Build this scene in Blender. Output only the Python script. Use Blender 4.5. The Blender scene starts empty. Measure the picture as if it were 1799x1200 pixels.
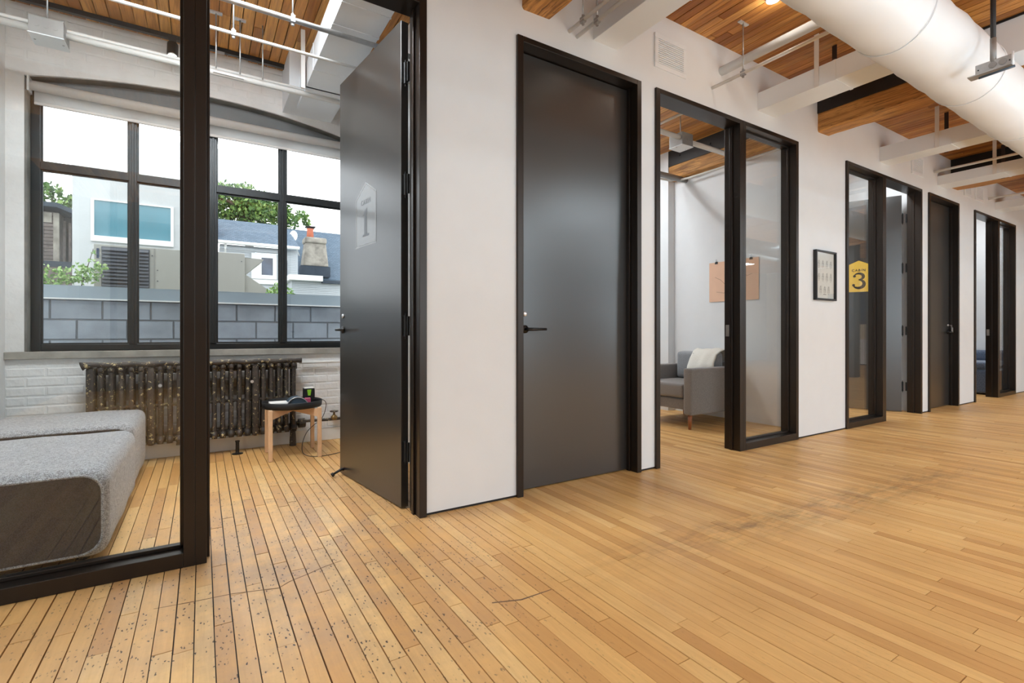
import bpy, bmesh, math, random
from mathutils import Vector, Matrix
R = random.Random(7)
sc = bpy.context.scene
C = sc.collection
PI = math.pi

# ------------------------------------------------------------------ camera
TH = math.radians(57.9147)
FPX, CX, HY, CAMH = 868.0, 899.5, 588.0, 1.0
cam_d = bpy.data.cameras.new('camera')
cam = bpy.data.objects.new('camera', cam_d)
C.objects.link(cam)
cam.location = (0, 0, CAMH)
cam.rotation_euler = (PI / 2, 0, -(PI / 2 - TH))
cam_d.sensor_width = 36.0
cam_d.lens = FPX / 1799 * 36
cam_d.shift_y = -(600 - HY) / 1799
cam_d.clip_start = 0.05
cam_d.clip_end = 300
sc.camera = cam

# ------------------------------------------------------------------ world, lights, exposure
w = bpy.data.worlds.new('sky')
sc.world = w
w.use_nodes = True
nt = w.node_tree
nt.nodes.clear()
out = nt.nodes.new('ShaderNodeOutputWorld')
bg = nt.nodes.new('ShaderNodeBackground')
tc = nt.nodes.new('ShaderNodeTexCoord')
mp = nt.nodes.new('ShaderNodeMapping')
mp.inputs['Scale'].default_value = (1, 1, 3.5)
nz = nt.nodes.new('ShaderNodeTexNoise')
nz.inputs['Scale'].default_value = 2.2
nz.inputs['Detail'].default_value = 5
cr = nt.nodes.new('ShaderNodeValToRGB')
cr.color_ramp.elements[0].position = 0.35
cr.color_ramp.elements[0].color = (0.80, 0.89, 1.0, 1)
cr.color_ramp.elements[1].position = 0.62
cr.color_ramp.elements[1].color = (1, 1, 1, 1)
nt.links.new(tc.outputs['Generated'], mp.inputs[0])
nt.links.new(mp.outputs[0], nz.inputs[0])
nt.links.new(nz.outputs[0], cr.inputs[0])
nt.links.new(cr.outputs[0], bg.inputs['Color'])
bg.inputs['Strength'].default_value = 3.2
nt.links.new(bg.outputs[0], out.inputs[0])


def area(name, loc, rot, sx, sy, power, col=(1, 1, 1), portal=False, spread=PI):
    l = bpy.data.lights.new(name, 'AREA')
    l.shape = 'RECTANGLE'
    l.size, l.size_y = sx, sy
    l.energy = power
    l.color = col
    l.spread = spread
    if portal:
        l.cycles.is_portal = True
    o = bpy.data.objects.new(name, l)
    o.location = loc
    o.rotation_euler = rot
    C.objects.link(o)
    return o


FILL_COL = (0.75, 0.90, 1.0)
# overhead fill lights added for corridor and open office, no fixtures seen
for x, y in ((2.2, -0.9), (5.2, -0.9), (8.4, -0.9), (11.6, -0.9), (-2.3, 0.6), (1.9, -3.2), (5.0, -3.2), (8.5, -3.2), (12.5, -3.2)):
    area('corridor_fill', (x, y, 3.0), (0, 0, 0), 1.6, 0.5, (62 if x > 0 else 30) if y > -2 else 80, FILL_COL)
# added fill lights before the unseen walls behind the camera, which hold no windows
for x in (5.3, 12.9):
    area('rear_fill', (x, -5.9, 1.7), (-PI / 2, 0, PI), 3.0, 2.2, 135, (0.74, 0.89, 1.0))
area('rear_fill', (-2.9, -3.4, 1.6), (PI / 2, 0, -PI / 2), 3.4, 2.2, 105, (0.74, 0.89, 1.0))
# upward fill lights added out of view to brighten ceiling, ducts and upper walls
for x in (0.6, 3.6, 6.8, 10.2, 13.5):
    area('up_fill', (x, -1.3, 1.04), (PI, 0, 0), 1.8, 0.5, 62, (0.72, 0.88, 1.0))
# unseen ceiling lights added to brighten the small rooms
area('room_fill', (-0.1, 3.0, 3.36), (0, 0, 0), 1.2, 0.3, 78, (0.86, 0.94, 1.0))
area('room_fill', (3.9, 4.6, 3.36), (0, 0, 0), 1.2, 0.3, 46, (0.90, 0.96, 1.0))
area('room_fill', (6.6, 2.95, 3.36), (0, 0, 0), 1.2, 0.3, 34, (0.90, 0.96, 1.0))
area('room_fill', (11.0, 2.95, 3.36), (0, 0, 0), 1.2, 0.3, 34, (0.90, 0.96, 1.0))
# light arriving through the room windows
area('window_portal', (0.08, 5.16, 1.86), (-PI / 2, 0, 0), 2.4, 2.0, 1, portal=True)
area('window_portal', (4.0, 5.10, 1.8), (-PI / 2, 0, 0), 2.0, 1.7, 1, portal=True)
area('window_portal', (6.6, 5.10, 1.8), (-PI / 2, 0, 0), 2.0, 1.7, 1, portal=True)
area('window_portal', (11.0, 5.10, 1.8), (-PI / 2, 0, 0), 2.6, 1.7, 1, portal=True)

sc.view_settings.view_transform = 'Standard'
sc.view_settings.look = 'None'
sc.view_settings.gamma = 1
sc.view_settings.use_curve_mapping = False
sc.view_settings.exposure = 0.0
sc.cycles.max_bounces = 10
sc.cycles.diffuse_bounces = 5
sc.cycles.glossy_bounces = 4
sc.cycles.transparent_max_bounces = 24
sc.cycles.sample_clamp_indirect = 6
sc.cycles.caustics_reflective = False
sc.cycles.caustics_refractive = False
sc.cycles.use_denoising = True


# ------------------------------------------------------------------ materials
def srgb(r, g, b):
    f = lambda v: (v / 255 / 12.92) if v / 255 <= 0.04045 else ((v / 255 + 0.055) / 1.055) ** 2.4
    return (f(r), f(g), f(b), 1)


class NT:
    def __init__(s, name):
        s.m = bpy.data.materials.new(name)
        s.m.use_nodes = True
        s.t = s.m.node_tree
        s.b = s.t.nodes['Principled BSDF']
        s.o = s.t.nodes['Material Output']

    def n(s, typ, **kw):
        n = s.t.nodes.new('ShaderNode' + typ)
        for k, v in kw.items():
            setattr(n, k, v)
        return n

    def l(s, a, b):
        s.t.links.new(a, b)

    def setv(s, inp, v):
        s.b.inputs[inp].default_value = v

    def pos(s, scale=(1, 1, 1)):
        g = s.n('NewGeometry')
        m = s.n('Mapping')
        m.inputs['Scale'].default_value = scale
        s.l(g.outputs['Position'], m.inputs[0])
        return m.outputs[0]

    def noise(s, vec, scale, detail=3, rough=0.5, dist=0):
        n = s.n('TexNoise')
        n.inputs['Scale'].default_value = scale
        n.inputs['Detail'].default_value = detail
        n.inputs['Roughness'].default_value = rough
        n.inputs['Distortion'].default_value = dist
        s.l(vec, n.inputs['Vector'])
        return n.outputs[0]

    def ramp(s, fac, stops):
        r = s.n('ValToRGB')
        e = r.color_ramp.elements
        while len(e) < len(stops):
            e.new(0.5)
        for i, (p, c) in enumerate(stops):
            e[i].position = p
            e[i].color = c if not isinstance(c, (int, float)) else (c, c, c, 1)
        s.l(fac, r.inputs[0])
        return r.outputs[0]

    def math(s, op, a, b=None, clamp=False):
        n = s.n('Math', operation=op)
        n.use_clamp = clamp
        for i, v in enumerate((a, b)):
            if v is None:
                continue
            if isinstance(v, (int, float)):
                n.inputs[i].default_value = v
            else:
                s.l(v, n.inputs[i])
        return n.outputs[0]

    def mix(s, fac, a, b, mode='MIX'):
        n = s.n('Mix', data_type='RGBA', blend_type=mode)
        for i, v in ((0, fac), (6, a), (7, b)):
            if isinstance(v, (int, float)):
                n.inputs[i].default_value = v
            elif isinstance(v, tuple):
                n.inputs[i].default_value = v
            else:
                s.l(v, n.inputs[i])
        return n.outputs[2]

    def bump(s, h, strength=0.3, dist=0.01):
        b = s.n('Bump')
        b.inputs['Strength'].default_value = strength
        b.inputs['Distance'].default_value = dist
        s.l(h, b.inputs['Height'])
        s.l(b.outputs[0], s.b.inputs['Normal'])


def simple(name, col, rough=0.5, metal=0.0, var=0.06, nscale=6.0, bump=0.0, bscale=60.0, spec=0.5, emit=0.0, coat=0.0):
    t = NT(name)
    v = t.pos()
    n = t.noise(v, nscale, 3)
    dark = tuple(c * (1 - var) for c in col[:3]) + (1,)
    lite = tuple(min(1, c * (1 + var)) for c in col[:3]) + (1,)
    t.l(t.ramp(n, [(0.3, dark), (0.7, lite)]), t.b.inputs['Base Color'])
    t.setv('Roughness', rough)
    t.setv('Metallic', metal)
    t.setv('Specular IOR Level', spec)
    t.setv('Coat Weight', coat)
    if bump:
        t.bump(t.noise(v, bscale, 3), bump, 0.004)
    if emit:
        t.setv('Emission Color', col)
        t.setv('Emission Strength', emit)
    return t.m


M = {}
M['wall'] = simple('painted_wall', srgb(228, 231, 233), 0.55, var=0.012, bump=0.05, bscale=90)
M['wallside'] = simple('painted_side_wall', srgb(230, 232, 234), 0.55, var=0.012, bump=0.05, bscale=90)
M['plaster'] = simple('painted_plaster', srgb(228, 228, 226), 0.6, var=0.06, nscale=3, bump=0.9, bscale=7)
M['reveal'] = simple('concrete_reveal', srgb(120, 118, 112), 0.8, var=0.25, nscale=8, bump=0.4, bscale=40)
M['sill'] = simple('concrete_sill', srgb(152, 147, 138), 0.7, var=0.22, nscale=7, bump=0.3, bscale=50)
M['frame'] = simple('bronze_black_frame', srgb(47, 39, 33), 0.32, metal=0.55, var=0.1, nscale=2, spec=0.6)
M['door'] = simple('charcoal_door', srgb(44, 42, 40), 0.28, var=0.03, nscale=1.5, spec=0.5)
M['door'].node_tree.nodes['Principled BSDF'].inputs['IOR'].default_value = 1.9
M['black'] = simple('black_metal', srgb(18, 18, 19), 0.35, var=0.1)
M['blackmatte'] = simple('black_matte', srgb(14, 14, 15), 0.6, var=0.1)
M['steelframe'] = simple('dark_window_steel', srgb(24, 27, 27), 0.35, var=0.15)
M['white'] = simple('white_sheet_metal', srgb(230, 234, 237), 0.42, var=0.015, nscale=3)
M['conduit'] = simple('white_conduit', srgb(226, 224, 220), 0.35, var=0.03)
M['galv'] = simple('galvanised_steel', srgb(176, 176, 176), 0.35, metal=0.7, var=0.12, nscale=20)
M['greymetal'] = simple('grey_metal', srgb(150, 148, 145), 0.4, metal=0.3, var=0.1, nscale=10)
M['steelplate'] = simple('blackened_steel', srgb(26, 22, 20), 0.5, var=0.3, nscale=12, bump=0.2)
M['silver'] = simple('silver_metal', srgb(215, 215, 215), 0.25, metal=0.6)
M['brass'] = simple('aged_brass', srgb(150, 120, 75), 0.4, metal=0.6, var=0.3, nscale=40)
M['beech'] = simple('beech_wood', srgb(226, 188, 150), 0.5, var=0.08, nscale=14)
M['walnut'] = simple('brown_wood', srgb(150, 88, 48), 0.45, var=0.15, nscale=20)
M['blind'] = simple('white_blind', srgb(222, 218, 214), 0.6, var=0.03)
def mat_blind():
    t = NT('blind_cloth')
    d = t.n('BsdfTranslucent')
    d.inputs[0].default_value = (0.8, 0.8, 0.8, 1)
    mx = t.n('MixShader')
    mx.inputs[0].default_value = 0.55
    t.setv('Base Color', srgb(225, 224, 222))
    t.setv('Roughness', 0.8)
    t.l(t.b.outputs[0], mx.inputs[1])
    t.l(d.outputs[0], mx.inputs[2])
    t.l(mx.outputs[0], t.o.inputs[0])
    return t.m


M['blindcloth'] = mat_blind()
M['infill'] = simple('grey_infill_panel', srgb(128, 128, 128), 0.7, var=0.04)
M['paper'] = simple('paper', srgb(238, 236, 232), 0.7, var=0.01)
M['peach'] = simple('peach_paper', srgb(236, 196, 168), 0.7, var=0.03)
M['ink'] = simple('ink', srgb(90, 88, 86), 0.7)
M['bulb'] = simple('lamp_glow', (1.0, 0.93, 0.80, 1), 0.5, var=0, emit=14)
M['green'] = simple('green_print', srgb(150, 210, 50), 0.5)
M['pink'] = simple('pink_print', srgb(200, 90, 120), 0.5)
M['bluegrey'] = simple('blue_grey_plastic', srgb(66, 82, 96), 0.35)
M['yellow'] = simple('yellow_vinyl', srgb(238, 196, 84), 0.22, var=0.02, coat=0.4)
M['glarevinyl'] = simple('glare_washed_vinyl', srgb(92, 92, 90), 0.27, var=0.02, coat=0.3)  # grey paints the window glare over the first door sign
M['darkink'] = simple('dark_vinyl', srgb(52, 48, 44), 0.35)
M['rubber'] = simple('black_rubber', srgb(20, 20, 22), 0.55)
M['navy'] = simple('navy_paint', srgb(30, 52, 84), 0.5)
M['cream'] = simple('cream_paint', srgb(226, 214, 190), 0.6)
M['column'] = simple('dark_column', srgb(58, 44, 40), 0.5, var=0.2)
M['stucco'] = simple('pale_stucco', srgb(196, 199, 200), 0.9, var=0.05, nscale=2, bump=0.4, bscale=30)
M['flash'] = simple('grey_flashing', srgb(150, 164, 174), 0.4, metal=0.1, var=0.08, nscale=1.2)
M['block'] = simple('concrete_block', srgb(150, 158, 168), 0.9, var=0.16, nscale=5, bump=0.5, bscale=80)
M['mortar'] = simple('block_mortar', srgb(120, 124, 130), 0.95, var=0.1)
M['hvac'] = simple('hvac_panel', srgb(160, 159, 152), 0.5, var=0.04, nscale=2)
M['louver'] = simple('louver_dark', srgb(74, 78, 86), 0.5, var=0.1)
M['winglass'] = simple('house_glass', srgb(86, 140, 156), 0.12, var=0.14, nscale=1.2, spec=0.8)
M['darkglass'] = simple('dark_house_glass', srgb(52, 66, 86), 0.1, var=0.4, nscale=3, spec=0.8)
M['siding'] = simple('white_siding', srgb(190, 196, 200), 0.7, var=0.03)
M['whitetrim'] = simple('white_trim', srgb(232, 234, 232), 0.5, var=0.02)
M['weathered'] = simple('weathered_wood', srgb(112, 102, 98), 0.85, var=0.35, nscale=9, bump=0.4, bscale=30)
M['darkroof'] = simple('dark_roofing', srgb(52, 62, 74), 0.8, var=0.15)
M['chim'] = simple('chimney_stone', srgb(150, 144, 134), 0.9, var=0.35, nscale=6, bump=0.5, bscale=12)
M['clay'] = simple('clay_pot', srgb(205, 120, 92), 0.8, var=0.1)
M['bark'] = simple('bark', srgb(84, 70, 60), 0.9, var=0.3)
M['ground'] = simple('yard_ground', srgb(120, 122, 112), 0.95, var=0.2)
M['throw'] = simple('cream_throw', srgb(226, 222, 212), 0.9, var=0.04, bump=0.4, bscale=60)
M['redbrick'] = simple('red_brick_far', srgb(150, 100, 86), 0.9, var=0.3, nscale=8)


def mat_glass():
    t = NT('clear_glass')
    t.t.nodes.remove(t.b)
    g = t.n('NewGeometry')
    dot = t.n('VectorMath', operation='DOT_PRODUCT')
    t.l(g.outputs['Normal'], dot.inputs[0])
    t.l(g.outputs['Incoming'], dot.inputs[1])
    a = t.math('ABSOLUTE', dot.outputs['Value'])
    inv = t.math('SUBTRACT', 1.0, a)
    p5 = t.math('POWER', inv, 5.0)
    f = t.math('MULTIPLY_ADD', p5, 0.96)
    f.node.inputs[2].default_value = 0.045
    tr = t.n('BsdfTransparent')
    tr.inputs[0].default_value = (0.975, 0.985, 0.98, 1)
    gl = t.n('BsdfGlossy')
    gl.inputs['Roughness'].default_value = 0.0
    gl.inputs['Color'].default_value = (1, 1, 1, 1)
    mx = t.n('MixShader')
    t.l(f, mx.inputs[0])
    t.l(tr.outputs[0], mx.inputs[1])
    t.l(gl.outputs[0], mx.inputs[2])
    t.l(mx.outputs[0], t.o.inputs[0])
    return t.m


M['glass'] = mat_glass()


def mat_floor():
    t = NT('maple_floor')
    g = t.n('NewGeometry')
    oi = t.n('ObjectInfo')
    rnd = t.math('FRACT', t.math('ADD', t.math('MULTIPLY', g.outputs['Random Per Island'], 3.7), oi.outputs['Random']))
    base = t.ramp(rnd, [(0.0, srgb(210, 156, 92)), (0.3, srgb(232, 182, 114)), (0.7, srgb(239, 191, 121)), (1.0, srgb(246, 205, 138))])
    # grain along the board
    cv = t.n('CombineXYZ')
    t.l(t.math('MULTIPLY', rnd, 30.0), cv.inputs[2])
    add = t.n('VectorMath', operation='ADD')
    t.l(t.pos((40, 3.0, 1)), add.inputs[0])
    t.l(cv.outputs[0], add.inputs[1])
    gr = t.noise(add.outputs[0], 1.6, 4, 0.6, 0.6)
    c = t.mix(t.ramp(gr, [(0.3, 0.0), (0.75, 0.34)]), base, srgb(186, 130, 72))
    # broad worn blotches
    bl = t.noise(t.pos((1, 1, 1)), 1.3, 4, 0.6)
    c = t.mix(t.ramp(bl, [(0.4, 0.0), (0.75, 0.38)]), c, srgb(176, 126, 74))
    # dark traffic stain that runs along the corridor
    sx = t.n('SeparateXYZ')
    t.l(g.outputs['Position'], sx.inputs[0])
    X, Y = sx.outputs[0], sx.outputs[1]
    dl = t.math('ABSOLUTE', t.math('ADD', t.math('SUBTRACT', Y, 1.73), t.math('MULTIPLY', X, 0.084)))
    band = t.math('SUBTRACT', 1.0, t.math('MULTIPLY', dl, 4.5), clamp=True)
    bn = t.ramp(t.noise(t.pos((3, 9, 1)), 1.4, 4, 0.7), [(0.4, 0.0), (0.68, 0.75)])
    xr = t.math('MULTIPLY', t.math('SUBTRACT', X, 1.1), 0.8, clamp=True)
    xr2 = t.math('SUBTRACT', 5.2, X, clamp=True)
    st = t.math('MULTIPLY', t.math('MULTIPLY', band, bn), t.math('MULTIPLY', xr, xr2))
    c = t.mix(st, c, srgb(128, 92, 58))
    # pale scuffed zone at the doorway of the first room
    dx = t.math('SUBTRACT', X, 0.35)
    dy = t.math('MULTIPLY', t.math('SUBTRACT', Y, 2.55), 0.6)
    rr = t.math('SQRT', t.math('ADD', t.math('MULTIPLY', dx, dx), t.math('MULTIPLY', dy, dy)))
    zone = t.math('SUBTRACT', 1.15, rr, clamp=True)
    wn = t.noise(t.pos((1, 1, 1)), 5.0, 5, 0.7)
    pale = t.math('MULTIPLY', zone, t.ramp(wn, [(0.34, 0.1), (0.60, 0.7)]))
    c = t.mix(pale, c, srgb(164, 136, 110))
    # small dark nicks
    vo = t.n('TexVoronoi')
    vo.inputs['Scale'].default_value = 1.0
    wob_ = t.n('TexNoise')
    wob_.inputs['Scale'].default_value = 90.0
    t.l(g.outputs['Position'], wob_.inputs['Vector'])
    wa = t.n('VectorMath', operation='MULTIPLY_ADD')
    t.l(wob_.outputs['Color'], wa.inputs[0])
    wa.inputs[1].default_value = (0.9, 0.9, 0)
    t.l(t.pos((78, 36, 1)), wa.inputs[2])
    t.l(wa.outputs[0], vo.inputs['Vector'])
    vo.inputs['Randomness'].default_value = 1.0
    spot = t.ramp(vo.outputs['Distance'], [(0.16, 1.0), (0.24, 0.0)])
    sel = t.ramp(t.noise(t.pos((1, 1, 1)), 5.0, 5, 0.8), [(0.47, 0.0), (0.52, 1.0)])
    zone2 = t.math('MULTIPLY', zone, 1.6, clamp=True)
    nick = t.math('MULTIPLY', t.math('MULTIPLY', spot, sel), t.math('ADD', zone2, 0.10, clamp=True))
    c = t.mix(nick, c, srgb(58, 40, 30))
    # short scratches
    sc2 = t.noise(t.pos((55, 22, 1)), 1.0, 2, 0.5, 3.0)
    scr = t.ramp(sc2, [(0.49, 0.0), (0.498, 0.5), (0.506, 0.0)])
    sel2 = t.ramp(t.noise(t.pos((1, 1, 1)), 2.2, 4, 0.8), [(0.55, 0.0), (0.62, 1.0)])
    c = t.mix(t.math('MULTIPLY', t.math('MULTIPLY', scr, sel2), t.math('ADD', zone2, 0.15, clamp=True)), c, srgb(84, 66, 52))
    t.l(c, t.b.inputs['Base Color'])
    rg = t.ramp(t.noise(t.pos((6, 1.5, 1)), 2.0, 4, 0.6), [(0.3, 0.34), (0.7, 0.5)])
    t.l(rg, t.b.inputs['Roughness'])
    t.setv('Specular IOR Level', 0.5)
    t.bump(t.math('ADD', t.noise(t.pos((6, 1.2, 1)), 3.0, 3), t.math('MULTIPLY', nick, -0.5)), 0.14, 0.006)
    return t.m


M['floor'] = mat_floor()


def mat_ceiling():
    t = NT('fir_ceiling')
    g = t.n('NewGeometry')
    oi = t.n('ObjectInfo')
    rnd = t.math('FRACT', t.math('ADD', t.math('MULTIPLY', g.outputs['Random Per Island'], 3.7), oi.outputs['Random']))
    base = t.ramp(rnd, [(0.0, srgb(160, 102, 44)), (0.3, srgb(196, 134, 62)), (0.7, srgb(212, 150, 76)), (1.0, srgb(224, 168, 94))])
    cv = t.n('CombineXYZ')
    t.l(t.math('MULTIPLY', rnd, 30.0), cv.inputs[2])
    add = t.n('VectorMath', operation='ADD')
    t.l(t.pos((30, 1.6, 1)), add.inputs[0])
    t.l(cv.outputs[0], add.inputs[1])
    gr = t.noise(add.outputs[0], 1.5, 5, 0.6, 0.8)
    c = t.mix(t.ramp(gr, [(0.38, 0.0), (0.72, 0.8)]), base, srgb(116, 66, 28))
    t.l(c, t.b.inputs['Base Color'])
    t.setv('Roughness', 0.5)
    t.bump(gr, 0.2, 0.004)
    return t.m


M['ceil'] = mat_ceiling()


def mat_timber():
    t = NT('old_timber')
    v = t.pos((14, 1.1, 14))
    gr = t.noise(v, 1.6, 6, 0.65, 1.2)
    c = t.ramp(gr, [(0.25, srgb(92, 58, 28)), (0.45, srgb(168, 116, 58)), (0.6, srgb(206, 150, 80)), (0.8, srgb(130, 82, 40))])
    cr_ = t.ramp(t.noise(t.pos((34, 0.7, 34)), 1.2, 3, 0.6, 0.5), [(0.495, 0), (0.51, 1), (0.525, 0)])
    c = t.mix(t.math('MULTIPLY', cr_, 0.8), c, srgb(34, 20, 12))
    t.l(c, t.b.inputs['Base Color'])
    t.setv('Roughness', 0.6)
    t.bump(gr, 0.5, 0.01)
    return t.m


M['timber'] = mat_timber()


def mat_fabric(name, c1, c2, scale=240, rough=0.95, patch=0.35):
    t = NT(name)
    v = t.pos()
    a = t.noise(v, scale, 2, 0.6)
    b = t.noise(v, 70, 4, 0.7)
    s = t.math('ADD', t.math('MULTIPLY', a, 1 - patch), t.math('MULTIPLY', b, patch))
    t.l(t.ramp(s, [(0.4, c1), (0.6, c2)]), t.b.inputs['Base Color'])
    t.setv('Roughness', rough)
    t.setv('Specular IOR Level', 0.2)
    t.setv('Sheen Weight', 0.3)
    t.bump(a, 0.5, 0.003)
    return t.m


M['sofa'] = mat_fabric('grey_tweed', srgb(84, 87, 92), srgb(184, 187, 191), 260, patch=0.4)
M['sofashade'] = mat_fabric('shaded_tweed', srgb(24, 26, 30), srgb(58, 62, 70), 420, patch=0.2)  # darker copy of the grey tweed, paints the shade on the ottoman fronts
M['armchair'] = mat_fabric('taupe_fabric', srgb(118, 112, 108), srgb(140, 134, 130), 260, patch=0.2)
M['cushion'] = mat_fabric('grey_cushion', srgb(128, 130, 134), srgb(150, 152, 155), 200)
M['bluesofa'] = mat_fabric('blue_grey_fabric', srgb(78, 90, 112), srgb(104, 118, 140), 80)


def mat_rad():
    t = NT('flaking_cast_iron')
    v = t.pos()
    a = t.noise(v, 9, 4, 0.7)
    c = t.ramp(a, [(0.3, srgb(38, 31, 27)), (0.6, srgb(70, 60, 52)), (0.8, srgb(104, 94, 82))])
    b = t.ramp(t.noise(v, 34, 3, 0.75), [(0.60, 0.0), (0.63, 1.0)])
    c = t.mix(b, c, srgb(198, 180, 132))
    t.l(c, t.b.inputs['Base Color'])
    t.setv('Roughness', 0.5)
    t.bump(t.noise(v, 60, 3), 0.5, 0.004)
    return t.m


M['rad'] = mat_rad()


def mat_brick():
    t = NT('painted_brick')
    v = t.pos()
    a = t.noise(v, 4, 4, 0.6)
    c = t.ramp(a, [(0.3, srgb(220, 219, 216)), (0.7, srgb(236, 235, 233))])
    k = t.ramp(t.noise(v, 16, 4, 0.75), [(0.70, 0.0), (0.72, 1.0)])
    c = t.mix(k, c, srgb(120, 104, 92))
    t.l(c, t.b.inputs['Base Color'])
    t.setv('Roughness', 0.5)
    t.bump(t.noise(v, 22, 4), 0.6, 0.01)
    return t.m


M['brick'] = mat_brick()


def mat_shingle():
    t = NT('blue_grey_shingles')
    v = t.pos((1, 1, 1))
    br = t.n('TexBrick')
    br.inputs['Scale'].default_value = 5.0
    br.inputs['Color1'].default_value = srgb(84, 102, 116)
    br.inputs['Color2'].default_value = srgb(104, 122, 136)
    br.inputs['Mortar'].default_value = srgb(74, 84, 102)
    br.inputs['Mortar Size'].default_value = 0.03
    sw = t.n('SeparateXYZ')
    t.l(v, sw.inputs[0])
    cb = t.n('CombineXYZ')
    t.l(sw.outputs[0], cb.inputs[0])
    t.l(sw.outputs[2], cb.inputs[1])
    t.l(cb.outputs[0], br.inputs['Vector'])
    c = t.mix(t.ramp(t.noise(v, 2.5, 4, 0.7), [(0.35, 0.0), (0.7, 0.45)]), br.outputs[0], srgb(74, 92, 108))
    t.l(c, t.b.inputs['Base Color'])
    t.setv('Roughness', 0.9)
    return t.m


M['shingle'] = mat_shingle()


def mat_leaf(name, c1, c2, c3):
    t = NT(name)
    g = t.n('NewGeometry')
    c = t.ramp(g.outputs['Random Per Island'], [(0.0, c1), (0.5, c2), (1.0, c3)])
    t.l(c, t.b.inputs['Base Color'])
    t.setv('Roughness', 0.6)
    t.setv('Subsurface Weight', 0.0)
    return t.m


M['leaf'] = mat_leaf('tree_leaf', srgb(52, 84, 40), srgb(86, 124, 58), srgb(140, 166, 84))
M['vine'] = mat_leaf('vine_leaf', srgb(96, 140, 70), srgb(140, 178, 96), srgb(186, 208, 140))


# ------------------------------------------------------------------ geometry helpers
class MB:
    def __init__(s):
        s.v, s.f = [], []

    def add(s, vs, fs):
        o = len(s.v)
        s.v += [tuple(v) for v in vs]
        s.f += [tuple(i + o for i in f) for f in fs]
        return s

    def box(s, x0, x1, y0, y1, z0, z1):
        vs = [(x0, y0, z0), (x1, y0, z0), (x1, y1, z0), (x0, y1, z0), (x0, y0, z1), (x1, y0, z1), (x1, y1, z1), (x0, y1, z1)]
        return s.add(vs, [(0, 3, 2, 1), (4, 5, 6, 7), (0, 1, 5, 4), (1, 2, 6, 5), (2, 3, 7, 6), (3, 0, 4, 7)])

    def obox(s, o, u, n, a0, a1, b0, b1, z0, z1):
        """box in a frame: origin o, horizontal axes u and n"""
        vs = []
        for z in (z0, z1):
            for a, b in ((a0, b0), (a1, b0), (a1, b1), (a0, b1)):
                vs.append((o[0] + u[0] * a + n[0] * b, o[1] + u[1] * a + n[1] * b, z))
        return s.add(vs, [(0, 3, 2, 1), (4, 5, 6, 7), (0, 1, 5, 4), (1, 2, 6, 5), (2, 3, 7, 6), (3, 0, 4, 7)])

    def tube(s, pts, r, n=10, cap=True):
        pts = [Vector(p) for p in pts]
        rs = r if isinstance(r, (list, tuple)) else [r] * len(pts)
        rings = []
        up = None
        for i, p in enumerate(pts):
            d = (pts[min(i + 1, len(pts) - 1)] - pts[max(i - 1, 0)])
            if d.length < 1e-9:
                d = Vector((0, 0, 1))
            d.normalize()
            if up is None:
                up = Vector((0, 0, 1)) if abs(d.z) < 0.9 else Vector((1, 0, 0))
            a = d.cross(up)
            if a.length < 1e-4:
                a = d.cross(Vector((0, 1, 0.1)))
            a.normalize()
            b = a.cross(d).normalized()
            up = b
            rings.append([p + (a * math.cos(2 * PI * k / n) + b * math.sin(2 * PI * k / n)) * rs[i] for k in range(n)])
        vs = [v for rg in rings for v in rg]
        fs = []
        for i in range(len(rings) - 1):
            for k in range(n):
                fs.append((i * n + k, i * n + (k + 1) % n, (i + 1) * n + (k + 1) % n, (i + 1) * n + k))
        if cap:
            fs.append(tuple(range(n))[::-1])
            fs.append(tuple((len(rings) - 1) * n + k for k in range(n)))
        return s.add(vs, fs)

    def lathe(s, prof, c=(0, 0, 0), n=20):
        vs = []
        for r, z in prof:
            for k in range(n):
                a = 2 * PI * k / n
                vs.append((c[0] + r * math.cos(a), c[1] + r * math.sin(a), c[2] + z))
        fs = []
        for i in range(len(prof) - 1):
            for k in range(n):
                fs.append((i * n + k, i * n + (k + 1) % n, (i + 1) * n + (k + 1) % n, (i + 1) * n + k))
        fs.append(tuple(range(n))[::-1])
        fs.append(tuple((len(prof) - 1) * n + k for k in range(n)))
        return s.add(vs, fs)

    def prism(s, poly, o, u, v, n, t):
        """2D polygon in plane (o; u, v), extruded by t along n"""
        o, u, v, n = Vector(o), Vector(u), Vector(v), Vector(n)
        k = len(poly)
        vs = [o + u * a + v * b for a, b in poly] + [o + u * a + v * b + n * t for a, b in poly]
        fs = [tuple(range(k))[::-1], tuple(range(k, 2 * k))] + [(i, (i + 1) % k, k + (i + 1) % k, k + i) for i in range(k)]
        return s.add(vs, fs)

    def mesh(s, name):
        me = bpy.data.meshes.new(name)
        me.from_pydata(s.v, [], s.f)
        me.update()
        return me

    def build(s, name, mat, parent=None, smooth=False, bevel=0.0):
        me = s.mesh(name)
        bm = bmesh.new()
        bm.from_mesh(me)
        bmesh.ops.recalc_face_normals(bm, faces=bm.faces)
        bm.to_mesh(me)
        bm.free()
        me.materials.append(mat)
        if smooth:
            me.polygons.foreach_set('use_smooth', [True] * len(me.polygons))
        o = bpy.data.objects.new(name, me)
        C.objects.link(o)
        if parent:
            o.parent = parent
            o.matrix_parent_inverse = Matrix.Translation(-parent.location) if parent.type == 'EMPTY' else Matrix()
        if bevel:
            b = o.modifiers.new('b', 'BEVEL')
            b.width = bevel
            b.segments = 2
            b.limit_method = 'ANGLE'
        return o


def tag(o, label, cat, group=None, kind=None):
    o['label'] = label
    o['category'] = cat
    if group:
        o['group'] = group
    if kind:
        o['kind'] = kind
    return o


def thing(name, label, cat, loc=(0, 0, 0), group=None, kind=None):
    o = bpy.data.objects.new(name, None)
    o.location = loc
    o.empty_display_size = 0.1
    C.objects.link(o)
    return tag(o, label, cat, group, kind)


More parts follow.
